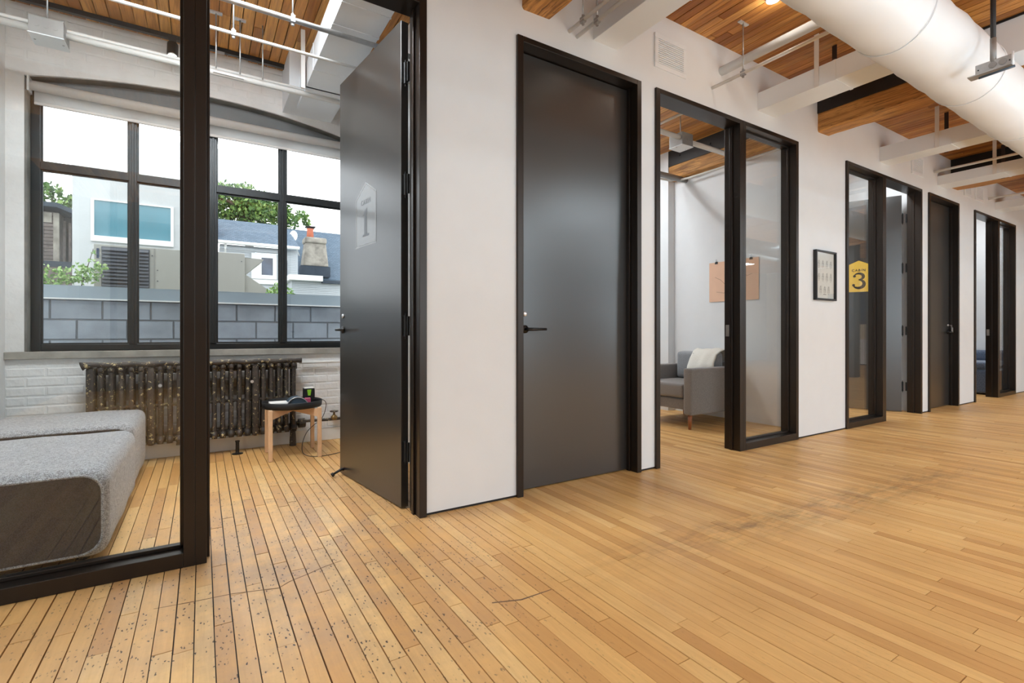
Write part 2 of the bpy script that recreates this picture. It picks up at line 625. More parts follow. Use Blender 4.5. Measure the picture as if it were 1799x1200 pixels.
def rbox(name, x0, x1, y0, y1, z0, z1, r, mat, parent=None, seg=4, puff=0.0, wob=0.0, sub=0):
    """soft cushion-like box with rounded edges"""
    bm = bmesh.new()
    bmesh.ops.create_cube(bm, size=1)
    for v in bm.verts:
        v.co = Vector((x0 + (v.co.x + 0.5) * (x1 - x0), y0 + (v.co.y + 0.5) * (y1 - y0), z0 + (v.co.z + 0.5) * (z1 - z0)))
    bmesh.ops.bevel(bm, geom=bm.edges[:] + bm.verts[:], offset=r, segments=seg, profile=0.6, affect='EDGES')
    if sub:
        bmesh.ops.subdivide_edges(bm, edges=[e for e in bm.edges if e.calc_length() > 0.12], cuts=sub, use_grid_fill=True)
    cx, cy, cz = (x0 + x1) / 2, (y0 + y1) / 2, (z0 + z1) / 2
    for v in bm.verts:
        u = (v.co.x - cx) / (x1 - x0) * 2
        t = (v.co.y - cy) / (y1 - y0) * 2
        q = (v.co.z - cz) / (z1 - z0) * 2
        if puff:
            k = (1 - min(1, u * u)) * (1 - min(1, t * t))
            v.co.z += puff * k * (1 if q > 0 else -0.2)
        if wob:
            v.co += Vector((math.sin(v.co.y * 17 + 1), math.sin(v.co.x * 13 + 2), math.sin(v.co.x * 19 + v.co.y * 11))) * wob
    me = bpy.data.meshes.new(name)
    bmesh.ops.recalc_face_normals(bm, faces=bm.faces)
    bm.to_mesh(me)
    bm.free()
    me.materials.append(mat)
    me.polygons.foreach_set('use_smooth', [True] * len(me.polygons))
    o = bpy.data.objects.new(name, me)
    C.objects.link(o)
    if parent:
        o.parent = parent
        o.matrix_parent_inverse = Matrix.Translation(-parent.location)
    return o


def px(X, Y, Z):
    c, s = math.cos(TH), math.sin(TH)
    d = X * c + Y * s
    if d < 0.15:
        return None
    return (CX + FPX * (X * s - Y * c) / d, HY - FPX * (Z - CAMH) / d, d)


D = 2.56        # face of the partition towards the corridor
DB = 2.68       # its face towards the rooms
HT = 2.843      # top of all door and glazing frames
CE = 3.41       # ceiling
WY = 4.94       # wall with the windows

# ------------------------------------------------------------------ floor: base and boards
fb = MB().box(-3.2, 19.2, -6.2, 5.0, -0.14, -0.012)
floor = fb.build('floor', M['steelplate'])
tag(floor, 'worn honey-coloured hardwood strip floor running through corridor and rooms', 'floor', kind='structure')


def boards(x0, x1, y0, y1, w, lmin, lmax, gap, z0, z1, name, mat, parent, seed, limit, up=True):
    rr = random.Random(seed)
    items = []
    x = x0
    while x < x1:
        y = y0 - rr.random() * lmax
        while y < y1:
            L = rr.uniform(lmin, lmax)
            a, b = max(y, y0), min(y + L, y1)
            if b - a > 0.03:
                items.append((x, x + w, a, b, rr.uniform(-0.0005, 0.0005), gap * rr.uniform(0.5, 1.5) * (1.5 if up and x < 1.3 and y > 0.8 else 1)))
            y += L
        x += w
    scored = []
    for i, (a, b, c, d, h, g) in enumerate(items):
        z = z1 if up else z0
        # clipped picture size of the board
        tot = 0
        n = 8
        for k in range(n):
            yy0, yy1 = c + (d - c) * k / n, c + (d - c) * (k + 1) / n
            p = px((a + b) / 2, (yy0 + yy1) / 2, z)
            if p and 0 < p[0] < 1799 and 0 < p[1] < 1200:
                pa, pb, pc = px(a, yy0, z), px(b, yy0, z), px(a, yy1, z)
                if pa and pb and pc:
                    tot += abs((pb[0] - pa[0]) * (pc[1] - pa[1]) - (pb[1] - pa[1]) * (pc[0] - pa[0]))
        scored.append((tot, i))
    scored.sort(reverse=True)
    pick = set(i for t, i in scored[:limit] if t > 0)
    rest = MB()
    for i, (a, b, c, d, h, g) in enumerate(items):
        m = MB() if i in pick else rest
        hz = h if up else 0
        m.box(a + g / 2, b - g / 2, c + g / 2, d - g / 2, z0 + (0 if up else h), z1 + hz)
        if i in pick:
            m.build(name, mat, parent)
    o = rest.build(name, mat, parent)
    o['kind'] = 'stuff'


boards(-2.0, 18.9, -6.0, WY, 0.0565, 0.35, 1.5, 0.0025, -0.012, 0.0, 'floor_plank', M['floor'], floor, 3, 300)

# ------------------------------------------------------------------ ceiling
ce = MB().box(-3.2, 19.2, -6.2, 5.25, CE + 0.03, CE + 0.2)
ceiling = ce.build('ceiling', M['steelplate'])
tag(ceiling, 'exposed warm brown timber board ceiling above corridor and rooms', 'ceiling', kind='structure')
boards(-2.0, 18.9, -6.0, WY, 0.078, 1.6, 3.4, 0.006, CE, CE + 0.03, 'ceiling_board', M['ceil'], ceiling, 5, 240, up=False)

# ------------------------------------------------------------------ partition wall
U = dict(A=(-0.92, 1.044), D2=(1.636, 2.706), B=(2.862, 4.826), Cc=(5.773, 7.737), D4=(7.959, 9.021), Dd=(9.655, 11.619), F=(12.55, 14.5))
order = ['A', 'D2', 'B', 'Cc', 'D4', 'Dd', 'F']
m = MB()
xprev = -3.0
edges = [-3.0]
for k in order:
    a, b = U[k]
    m.box(xprev, a, D, DB, 0.014, CE)
    m.box(a, b, D, DB, HT, CE)
    xprev = b
m.box(xprev, 19.0, D, DB, 0.014, CE)
wall_p = m.build('wall_partition', M['wall'])
tag(wall_p, 'smooth white corridor partition wall that holds the black door frames', 'wall', kind='structure')
m = MB()
xprev = -3.0
for k in order:
    a, b = U[k]
    m.box(xprev, a, D + 0.006, DB - 0.006, 0.0, 0.014)
    xprev = b
m.box(xprev, 19.0, D + 0.006, DB - 0.006, 0.0, 0.014)
tag(m.build('gap_shade_strip', M['blackmatte']), 'thin dark shadow gap under the white partition wall', 'baseboard', kind='structure')  # black strip paints the shade in the gap below the wall

# ------------------------------------------------------------------ room side walls
def wall(name, label, x0, x1, y0=DB, y1=WY, mat=None):
    o = MB().box(x0, x1, y0, y1, 0, CE).build(name, mat or M['wallside'])
    tag(o, label, 'wall', kind='structure')
    return o


w1 = wall('wall_left_room', 'white painted wall at the outer end of the first room', -1.45, -1.2, mat=M['plaster'])
wall('wall_between', 'white wall between first room and closet', 1.36, 1.46)
wall('wall_closet', 'white wall between closet and the room with the armchair', 2.74, 2.84)
wr = wall('wall_poster', 'white wall behind the grey armchair carrying the peach poster', 5.32, 5.42)
wall('wall_third', 'white wall beside the open third room', 7.84, 7.94)
wall('wall_fourth', 'white wall beside the second closet', 9.3, 9.4)
wall('wall_fifth', 'pale wall at the far end of the last visible room', 12.3, 12.4)
pier = MB().box(5.2, 5.32, 4.42, WY, 0, CE).build('wall_pier', M['wallside'])
tag(pier, 'white pier in the corner behind the grey armchair', 'wall', kind='structure')

# window wall: opening with a shallow arched head for the first room, plain ones further on
WX0, WX1, WZ0 = -1.10, 1.26, 0.875
RISE, SPR = 0.135, 2.895
arc = []
for i in range(25):
    t = i / 24
    arc.append((WX0 + (WX1 - WX0) * t, SPR + RISE * (1 - (2 * t - 1) ** 2)))


def arch_z(x):
    t = (x - WX0) / (WX1 - WX0)
    return SPR + RISE * (1 - (2 * t - 1) ** 2) if 0 <= t <= 1 else SPR


bm_ = MB()
WB = WY + 0.30
bm_.box(-3.0, WX0, WY, WB, -3.2, 3.8)
bm_.box(WX0, WX1, WY, WB, -3.2, WZ0)
for i in range(24):
    (xa, za), (xb, zb) = arc[i], arc[i + 1]
    bm_.add([(xa, WY, za), (xb, WY, zb), (xb, WY, 3.8), (xa, WY, 3.8), (xa, WB, za), (xb, WB, zb), (xb, WB, 3.8), (xa, WB, 3.8)],
            [(0, 1, 2, 3), (7, 6, 5, 4), (0, 4, 5, 1), (3, 2, 6, 7)])
for a, b in ((3.0, 5.0), (5.6, 7.6), (9.7, 12.2)):
    pass
xs = [(WX1, 3.0), (5.0, 5.6), (7.6, 9.7), (12.2, 19.2)]
for a, b in xs:
    bm_.box(a, b, WY, WB, -3.2, 3.8)
for a, b in ((3.0, 5.0), (5.6, 7.6), (9.7, 12.2)):
    bm_.box(a, b, WY, WB, -3.2, 0.9)
    bm_.box(a, b, WY, WB, 2.7, 3.8)
wall_w = bm_.build('wall_window_side', M['brick'])
tag(wall_w, 'old white painted brick wall with the large window and radiator', 'wall', kind='structure')

# bricks that stand proud of the window wall
proto = {}
cnt = 0
rr = random.Random(11)
BL, BH = 0.215, 0.0665
for row in range(60):
    z = 0.125 + row * (BH + 0.004)
    if z > CE - 0.05:
        break
    x = -1.2 - (0.11 if row % 2 else 0)
    while x < 1.36:
        a, b = max(x, -1.2), min(x + BL, 1.355)
        x += BL + 0.006
        if b - a < 0.05:
            continue
        zt = z + BH
        if zt > WZ0 - 0.085 and z < WZ0:
            continue
        mid = (a + b) / 2
        if z >= WZ0 and WX0 < b and a < WX1:
            if z < max(arch_z(a), arch_z(b)) + 0.05:
                continue
        elif z >= WZ0 and z < 3.0 and (a > WX1 or b < WX0) and (b - a) < 0.09:
            pass
        if z > 2.9 and mid > 1.1:
            continue
        k = round(b - a, 3)
        if k not in proto:
            pm = MB()
            e = 0.008
            pm.add([(0, 0, 0), (k, 0, 0), (k, 0, BH), (0, 0, BH), (e, -0.0045, e), (k - e, -0.0045, e), (k - e, -0.0045, BH - e), (e, -0.0045, BH - e)],
                   [(0, 1, 5, 4), (1, 2, 6, 5), (2, 3, 7, 6), (3, 0, 4, 7), (4, 5, 6, 7)])
            me = pm.mesh('brick')
            me.materials.append(M['brick'])
            proto[k] = me
        o = bpy.data.objects.new('brick', proto[k])
        o.location = (a, WY + rr.uniform(0, 0.002), z)
        o.rotation_euler = (rr.uniform(-0.012, 0.012), 0, rr.uniform(-0.006, 0.006))
        C.objects.link(o)
        o.parent = wall_w
        cnt += 1
print('bricks', cnt)

# concrete sill, reveal strips, baseboard
tag(MB().box(-1.2, 1.355, WY - 0.035, WY + 0.14, WZ0 - 0.055, WZ0).build('trim_1', M['sill'], bevel=0.004),
    'grey weathered concrete sill under the big window', 'sill', kind='structure')
rv = MB()
rv.box(WX0 - 0.002, WX0 + 0.012, WY + 0.005, WB, WZ0, 2.79)
rv.box(WX1 - 0.012, WX1 + 0.002, WY + 0.005, WB, WZ0, 2.79)
for i in range(24):
    (xa, za), (xb, zb) = arc[i], arc[i + 1]
    rv.add([(xa, WY + 0.02, za - 0.002), (xb, WY + 0.02, zb - 0.002), (xb, WB, zb - 0.002), (xa, WB, za - 0.002),
            (xa, WY + 0.02, za + 0.01), (xb, WY + 0.02, zb + 0.01), (xb, WB, zb + 0.01), (xa, WB, za + 0.01)],
           [(0, 1, 2, 3), (7, 6, 5, 4), (0, 4, 5, 1), (3, 2, 6, 7)])
tag(rv.build('trim_2', M['reveal']), 'rough grey cement lining around the arched window opening', 'trim', kind='structure')
tag(MB().box(-1.2, 1.36, WY - 0.03, WY, 0, 0.115).build('baseboard_window_side', M['plaster'], bevel=0.004),
    'chipped white wooden baseboard under the radiator', 'baseboard', kind='structure')

# ------------------------------------------------------------------ windows
def window(name, label, x0, x1, z0, z1, cols, zbar, y, arch=False):
    w_ = thing(name, label, 'window', (x0, y, z0), kind='structure')
    fr = MB()
    t = 0.055
    top = z1
    if arch:
        MB().box(x0, x1, y + 0.01, y + 0.06, z1, z1 + 0.19).build('infill_panel', M['infill'], w_)
    fr.box(x0, x0 + t, y, y + 0.07, z0, top)
    fr.box(x1 - t, x1, y, y + 0.07, z0, top)
    fr.box(x0 + t, x1 - t, y, y + 0.07, z0, z0 + 0.05)
    fr.box(x0 + t, x1 - t, y, y + 0.07, top - t, top)
    fr.build('window_frame', M['steelframe'], w_, bevel=0.003)
    step = (x1 - x0 - 2 * t) / cols
    for i in range(1, cols):
        xm = x0 + t + i * step
        b = MB().box(xm - 0.026, xm + 0.026, y - 0.01, y + 0.06, z0 + 0.05, top - t)
        b.box(xm - 0.008, xm + 0.008, y - 0.022, y - 0.01, z0 + 0.05, top - t)
        b.build('mullion', M['steelframe'], w_, bevel=0.002)
    for i in range(cols):
        xa, xb = x0 + t + i * step + (0.026 if i else 0), x0 + t + (i + 1) * step - (0.026 if i < cols - 1 else 0)
        b = MB().box(xa, xb, y - 0.008, y + 0.06, zbar - 0.028, zbar + 0.028)
        b.build('glazing_bar', M['steelframe'], w_, bevel=0.002)
        for za, zb in ((z0 + 0.05, zbar - 0.028), (zbar + 0.028, top - t)):
            pn = MB().box(xa, xb, y + 0.026, y + 0.032, za, zb).build('window_pane', M['glass'], w_)
            g = MB()
            q = 0.012
            g.box(xa, xa + q, y + 0.012, y + 0.026, za, zb).box(xb - q, xb, y + 0.012, y + 0.026, za, zb)
            g.box(xa + q, xb - q, y + 0.012, y + 0.026, za, za + q).box(xa + q, xb - q, y + 0.012, y + 0.026, zb - q, zb)
            g.build('pane_gasket', M['steelframe'], pn)
    return w_


window('window_1', 'large black steel framed window of eight panes above the radiator', WX0 + 0.012, WX1 - 0.012, WZ0, 2.87, 4, 2.275, 5.04, arch=True)
window('window_2', 'black framed window of the room with the armchair', 3.0, 5.0, 0.9, 2.7, 3, 2.1, 5.04)
window('window_3', 'black framed window of the third room', 5.6, 7.6, 0.9, 2.7, 3, 2.1, 5.04)
window('window_4', 'black framed window of the last visible room', 9.7, 12.2, 0.9, 2.7, 4, 2.1, 5.04)

# ------------------------------------------------------------------ door and glazing frames
FJ = 0.043
FY0, FY1 = D - 0.018, DB + 0.012


def portal_frame(m, a, b, sill=False):
    m.box(a, a + FJ, FY0, FY1, 0, HT)
    m.box(b - FJ, b, FY0, FY1, 0, HT)
    m.box(a + FJ, b - FJ, FY0, FY1, HT - 0.036, HT)
    if sill:
        m.box(a + FJ, b - FJ, FY0, FY1, 0.0, 0.062)
        m.box(a + FJ, b - FJ, D + 0.05, D + 0.066, 0.062, 0.078)
        for q in (a + FJ, b - FJ - 0.014):
            m.box(q, q + 0.014, D + 0.05, D + 0.066, 0.062, HT - 0.036)
        m.box(a + FJ, b - FJ, D + 0.05, D + 0.066, HT - 0.05, HT - 0.036)
    return m


def sidelight(name, label, a, b):
    t = thing(name, label, 'glass panel', (a, D, 0), kind='structure')
    portal_frame(MB(), a, b, True).build('window_frame', M['frame'], t, bevel=0.0025)
    MB().box(a + FJ, b - FJ, D + 0.066, D + 0.076, 0.065, HT - 0.04).build('window_pane', M['glass'], t)
    return t


def rot2(a):
    return Vector((math.cos(a), math.sin(a), 0))


def lever(m, P, u, n, z, side):
    """lever handle: rose, neck and lever; P on the leaf face, u towards hinge, n away from leaf"""
    P, u, n = Vector(P), Vector(u), Vector(n)
    z = Vector((0, 0, z))
    m.tube([P + z, P + z + n * 0.010], 0.026, 16)
    m.tube([P + z + n * 0.008, P + z + n * 0.052], 0.0095, 10)
    m.tube([P + z + n * 0.050 - u * 0.006, P + z + n * 0.052 + u * 0.03, P + z + n * 0.052 + u * 0.135], [0.0095, 0.0095, 0.008], 10)


def door(name, label, a, b, hinge, ang, sign=None, keys=False):
    """a..b outer frame; hinge 'R' or 'L'; ang degrees open into the room"""
    t = thing(name, label, 'door', (a, D, 0), kind='structure')
    fr = portal_frame(MB(), a, b)
    x0, x1 = a + FJ, b - FJ
    # rebate strip
    fr.box(x0, x0 + 0.012, D + 0.05, D + 0.078, 0, HT - 0.036)
    fr.box(x1 - 0.012, x1, D + 0.05, D + 0.078, 0, HT - 0.036)
    fr.build('door_frame', M['frame'], t, bevel=0.0025)
    wd = x1 - x0 - 0.012
    zt = HT - 0.041
    A = math.radians(ang)
    if ang == 0:
        if hinge == 'R':
            o, u = Vector((x1 - 0.006, D + 0.08, 0)), Vector((-1, 0, 0))
        else:
            o, u = Vector((x0 + 0.006, D + 0.08, 0)), Vector((1, 0, 0))
        n = Vector((0, 1, 0))
    elif hinge == 'R':
        o, u = Vector((x1 - 0.036, 2.735, 0)), Vector((-math.cos(A), math.sin(A), 0))
        n = Vector((math.sin(A), math.cos(A), 0))
        wd -= 0.02
    else:
        o, u = Vector((x0 + 0.036, 2.735, 0)), Vector((math.cos(A), math.sin(A), 0))
        n = Vector((-math.sin(A), math.cos(A), 0))
        wd -= 0.02
    MB().obox(o, u, n, 0, wd, 0, 0.045, 0.008, zt).build('door_leaf', M['door'], t, bevel=0.0015)
    hd = MB()
    lever(hd, o + u * (wd - 0.065), -u, -n, 1.035, 1)
    lever(hd, o + u * (wd - 0.065) + n * 0.045, -u, n, 1.035, 1)
    hd.build('door_handle', M['black'], t, smooth=True)
    lk = MB()
    for s_, q in ((-1, 0), (1, 0.045)):
        P = o + u * (wd - 0.065) + n * q + Vector((0, 0, 1.132))
        lk.tube([P, P + n * s_ * 0.007, P + n * s_ * 0.010], [0.016, 0.016, 0.012], 16)
    lk.build('door_lock', M['silver'], t, smooth=True)['label'] = 'round silver lock cylinder'
    if ang:
        for zz in (0.33, 1.05, 1.86, 2.50):
            h = MB()
            hp = o - u * 0.010 + n * 0.022
            jx = x1 if hinge == 'R' else x0
            h.tube([(hp.x, hp.y, zz - 0.06), (hp.x, hp.y, zz + 0.06)], 0.010, 10)
            h.tube([(hp.x, hp.y, zz - 0.075), (hp.x, hp.y, zz + 0.075)], 0.004, 8)
            h.obox(o, u, n, -0.004, 0.0, 0.004, 0.040, zz - 0.055, zz + 0.055)
            lo, hi = sorted((hp.x, jx))
            h.box(lo, hi, 2.692, 2.704, zz - 0.055, zz + 0.055)
            h.build('hinge', M['blackmatte'], t)
        ds = MB()
        P = o + u * (wd - 0.07) - n * 0.0
        P = P + Vector((0, 0, 0.045))
        ds.tube([P, P - n * 0.02, P - n * 0.07 - Vector((0, 0, 0.022))], [0.012, 0.010, 0.008], 8)
        ds.tube([P - n * 0.07 - Vector((0, 0, 0.022)), P - n * 0.085 - Vector((0, 0, 0.03))], [0.014, 0.015], 10)
        ds.build('door_stop', M['rubber'], t, smooth=True)
    if sign:
        cab_sign(t, o + u * (wd * (0.52 if sign == 1 else 0.475)), -u if hinge == 'R' else u, -n, sign)
    if keys:
        k = MB()
        P = o + u * (wd - 0.065) - n * 0.012 + Vector((0, 0, 1.132))
        k.tube([P, P - n * 0.03], 0.004, 8)
        ring = [P - n * 0.03 + Vector((math.sin(2 * PI * i / 12) * 0.015, 0, -0.015 + math.cos(2 * PI * i / 12) * 0.015)) for i in range(13)]
        k.tube(ring, 0.0016, 6)
        k.obox(P - n * 0.034, u, n, -0.012, 0.012, -0.0015, 0.0015, 1.05, 1.10)
        k.obox(P - n * 0.04, u, n, -0.004, 0.018, -0.0015, 0.0015, 1.035, 1.10)
        ko = k.build('key_ring', M['silver'])
        tag(ko, 'small bunch of keys hanging in the lock of the second closed door', 'keys')
    # threshold strike plate on the latch side
    sp = MB()
    q = x0 if hinge == 'R' else x1
    sg = 1 if hinge == 'R' else -1
    lo, hi = sorted((q, q + sg * 0.003))
    sp.box(lo, hi, D + 0.084, D + 0.118, 0.985, 1.085)
    if ang:
        sp.build('strike_plate', M['greymetal'], t)
    return t


def stroke(path, ws):
    """polygon strip along a 2D path with half widths ws"""
    L_, R_ = [], []
    for i, (x, y) in enumerate(path):
        a = path[max(0, i - 1)]
        b = path[min(len(path) - 1, i + 1)]
        dx, dy = b[0] - a[0], b[1] - a[1]
        l = math.hypot(dx, dy) or 1
        nx, ny = -dy / l, dx / l
        L_.append((x + nx * ws[i], y + ny * ws[i]))
        R_.append((x - nx * ws[i], y - ny * ws[i]))
    return L_, R_


def strip_mesh(m, path, ws, o, u, v, n, t):
    L_, R_ = stroke(path, ws)
    for i in range(len(path) - 1):
        m.prism([L_[i], L_[i + 1], R_[i + 1], R_[i]], o, u, v, n, t)


def text_part(body, size, o, u, v, n, mat, name, parent, bold=0.0):
    cu = bpy.data.curves.new('t', 'FONT')
    cu.body = body
    cu.size = size
    cu.align_x = 'CENTER'
    cu.extrude = 0.0004
    cu.offset = bold
    cu.space_character = 1.25
    to = bpy.data.objects.new('t', cu)
    C.objects.link(to)
    bpy.context.view_layer.update()
    me = bpy.data.meshes.new_from_object(to.evaluated_get(bpy.context.evaluated_depsgraph_get()))
    bpy.data.objects.remove(to)
    u, v, n, o = Vector(u), Vector(v), Vector(n), Vector(o)
    for q in me.vertices:
        q.co = o + u * q.co.x + v * q.co.y + n * q.co.z
    me.materials.clear()
    me.materials.append(mat)
    ob = bpy.data.objects.new(name, me)
    C.objects.link(ob)
    ob.parent = parent
    ob.matrix_parent_inverse = Matrix.Translation(-parent.location) if parent.type == 'EMPTY' else Matrix()
    return ob


def cab_sign(t, P, u, n, num):
    """house-shaped vinyl sign on the leaf; P base point on face, u to the reader's right, n outwards"""
    z0 = Vector((0, 0, 1.575))
    v = Vector((0, 0, 1))
    n = n.normalized()
    W = 0.165 if num == 1 else 0.19
    base = M['yellow'] if num == 3 else M['glarevinyl']
    poly = [(-W, 0), (W, 0), (W, 0.33), (0, 0.42), (-W, 0.33)]
    o = P + z0 + n * 0.0004
    s_ = MB().prism(poly, o, u, v, n, 0.0006).build('door_sign', base, t)
    s_['label'] = 'yellow house-shaped sign' if num == 3 else 'house-shaped sign greyed to show window glare'
    ink = M['darkink'] if num == 3 else simple('glare_washed_ink', srgb(58, 60, 62), 0.3, var=0.02)
    o2 = o + n * 0.0007
    out_ = MB()
    k = 0.93
    if num == 1:
        pts = [(x * k, 0.21 + (y - 0.21) * k) for x, y in poly]
        lite = simple('pale_outline', srgb(120, 120, 118), 0.3, var=0.02)
        for i in range(5):
            strip_mesh(out_, [pts[i], pts[(i + 1) % 5]], [0.003, 0.003], o2, u, v, n, 0.0005)
        out_.build('sign_outline', lite, s_)
    nm = MB()
    if num == 1:
        nm.prism([(-0.022, 0.08), (0.022, 0.08), (0.022, 0.245), (0.01, 0.245), (-0.045, 0.215), (-0.045, 0.205), (-0.022, 0.212)], o2, u, v, n, 0.0005)
        nm.prism([(-0.05, 0.065), (0.05, 0.065), (0.05, 0.08), (-0.05, 0.08)], o2, u, v, n, 0.0005)
    else:
        def arcp(cx, cy, rx, ry, a0, a1, k):
            return [(cx + rx * math.cos(math.radians(a0 + (a1 - a0) * i / k)), cy + ry * math.sin(math.radians(a0 + (a1 - a0) * i / k))) for i in range(k + 1)]
        top = arcp(0.0, 0.205, 0.052, 0.042, 165, -90, 14)
        wt = [0.005 + 0.013 * max(0, math.sin(PI * (i / 14) ** 1.3)) for i in range(15)]
        strip_mesh(nm, top, wt, o2, u, v, n, 0.0005)
        bot = arcp(-0.002, 0.107, 0.062, 0.055, 90, -165, 14)
        wb = [0.005 + 0.015 * max(0, math.sin(PI * (i / 14) ** 0.9)) for i in range(15)]
        strip_mesh(nm, bot, wb, o2, u, v, n, 0.0005)
        for cx, cy in ((-0.046, 0.212), (-0.056, 0.092)):
            nm.prism([(cx + 0.017 * math.cos(2 * PI * i / 12), cy + 0.017 * math.sin(2 * PI * i / 12)) for i in range(12)], o2, u, v, n, 0.0006)
    nm.build('sign_numeral', ink, s_)
    text_part('CABIN', 0.044, o2 + v * 0.275, u, v, n, ink, 'sign_lettering', s_, 0.0012)


MD = 0.9425   # sidelight / door split inside a unit
sidelight('window_5', 'black framed glass panel in front of the grey ottomans', U['A'][0], U['A'][0] + 0.894)
door('door_1', 'open charcoal door of the first room with house sign numbered 1', U['A'][0] + 0.894, U['A'][1], 'R', 82.6, sign=1)
door('door_2', 'closed charcoal door between first room and armchair room', *U['D2'], 'R', 0)
door('door_3', 'black framed open doorway in front of the grey armchair', U['B'][0], U['B'][0] + 1.076, 'L', 97)
sidelight('window_6', 'black framed glass panel beside the framed print, armchair back behind it', U['B'][0] + 1.076, U['B'][1])
sidelight('window_7', 'black framed glass panel through which the number 3 sign shows', U['Cc'][0], U['Cc'][0] + 0.888)
door('door_4', 'open charcoal door of the third room with yellow house sign', U['Cc'][0] + 0.888, U['Cc'][1], 'R', 66, sign=3)
door('door_5', 'closed charcoal door with keys in its lock, beyond the third room', *U['D4'], 'L', 0, keys=True)
door('door_6', 'black framed open doorway in front of the blue grey sofa', U['Dd'][0], U['Dd'][0] + 1.076, 'L', 97)
sidelight('window_8', 'black framed glass panel at the far end of the partition', U['Dd'][0] + 1.076, U['Dd'][1])
sidelight('window_9', 'black framed glass panel beyond the right edge of the picture', U['F'][0], U['F'][0] + 0.888)
door('door_7', 'closed charcoal door at the far end of the corridor', U['F'][0] + 0.888, U['F'][1], 'R', 0)

# ------------------------------------------------------------------ shell around the open office
tag(MB().box(-3.2, 19.2, -6.2, -6.0, 0, CE).build('wall_opposite', simple('grey_brown_wall', srgb(128, 120, 110), 0.8)), 'white wall behind the camera', 'wall', kind='structure')
tag(MB().box(-3.2, -3.0, -6.0, WY, 0, CE).build('wall_near_end', M['wall']), 'white wall at the near end of the corridor', 'wall', kind='structure')
tag(MB().box(19.0, 19.2, -6.0, WY, 0, CE).build('wall_far_end', M['cream']), 'cream wall at the far end of the corridor', 'wall', kind='structure')
sc_ = MB().box(18.94, 18.99, -3.9, -1.9, 1.35, 2.45).build('wall_screen', M['navy'], bevel=0.004)
tag(sc_, 'dark blue wall panel seen mirrored in the glass of the third room', 'panel')
t = thing('low_cabinet', 'low white and wood cabinet seen mirrored in the third room glass', 'cabinet', (18.7, -2.9, 0))
MB().box(18.4, 18.98, -3.9, -2.5, 0.03, 0.6).build('cabinet_body', M['beech'], t, bevel=0.004)
MB().box(18.4, 18.98, -2.48, -2.0, 0.03, 0.85).build('cabinet_tower', M['white'], t, bevel=0.004)
MB().box(18.38, 18.4, -3.85, -3.22, 0.06, 0.57).build('door', M['beech'], t, bevel=0.003)
MB().box(18.38, 18.4, -3.18, -2.55, 0.06, 0.57).build('door', M['beech'], t, bevel=0.003)
MB().box(18.42, 18.97, -3.88, -2.02, 0, 0.03).build('plinth', M['blackmatte'], t)
tag(MB().box(12.85, 13.15, -0.55, -0.25, 0, CE).build('column', M['column'], bevel=0.01), 'dark timber column seen mirrored in the third room glass', 'column', kind='structure')

# ------------------------------------------------------------------ timber beams
def beam(x0, x1, z0, y0, y1, label, steel=True):
    t = thing('timber_beam', label, 'beam', (x0, y0, z0), group=None)
    bm = bmesh.new()
    n = 60
    vs = []
    rr = random.Random(int(x0 * 100))
    ph = rr.random() * 6
    mb = MB()
    rings = []
    for i in range(n + 1):
        y = y0 + (y1 - y0) * i / n
        w0 = 0.005 * math.sin(y * 7 + ph) + rr.uniform(-0.002, 0.002)
        c_ = 0.012
        rings.append([(x0 + w0 + c_, y, z0 + w0), (x1 + w0 - c_, y, z0 - w0), (x1 + w0, y, z0 + c_), (x1, y, CE), (x0, y, CE), (x0 + w0, y, z0 + c_)])
    vs = [p for r_ in rings for p in r_]
    fs = []
    for i in range(n):
        for k in range(6):
            fs.append((i * 6 + k, i * 6 + (k + 1) % 6, (i + 1) * 6 + (k + 1) % 6, (i + 1) * 6 + k))
    fs.append((0, 1, 2, 3, 4, 5))
    fs.append(tuple(n * 6 + k for k in range(6)))
    mb.add(vs, fs)
    mb.build('timber', M['timber'], t)
    if steel:
        MB().box(x0 - 0.014, x0 - 0.002, y0, y1, z0 + 0.178, CE).build('steel_plate', M['steelplate'], t)
        y = y0 + 0.2
        while y < y1:
            MB().tube([(x0 - 0.014, y, z0 + 0.28), (x0 - 0.026, y, z0 + 0.28)], 0.014, 6).build('bolt', M['steelplate'], t)
            y += 0.45
    return t


beam(1.682, 1.90, 3.02, 0.3, WY, 'stubby timber beam above the closed charcoal door')
beam(5.215, 5.44, 3.028, 1.34, WY, 'long timber beam with black steel plate above the framed print', True)
beam(8.764, 9.02, 3.03, -1.0, WY, 'timber beam above the far closed door')
beam(12.3, 12.54, 3.03, -1.0, WY, 'farthest timber beam along the corridor')
t = thing('boxed_beam', 'white boxed beam with black top strip beyond the round duct', 'beam', (5.2, -6, 3.1))
MB().box(5.2, 5.5, -6.0, 1.34, 3.13, 3.395).build('casing', M['white'], t, bevel=0.003)
MB().box(5.19, 5.51, -6.0, 1.345, 3.395, CE).build('top_strip', M['blackmatte'], t)

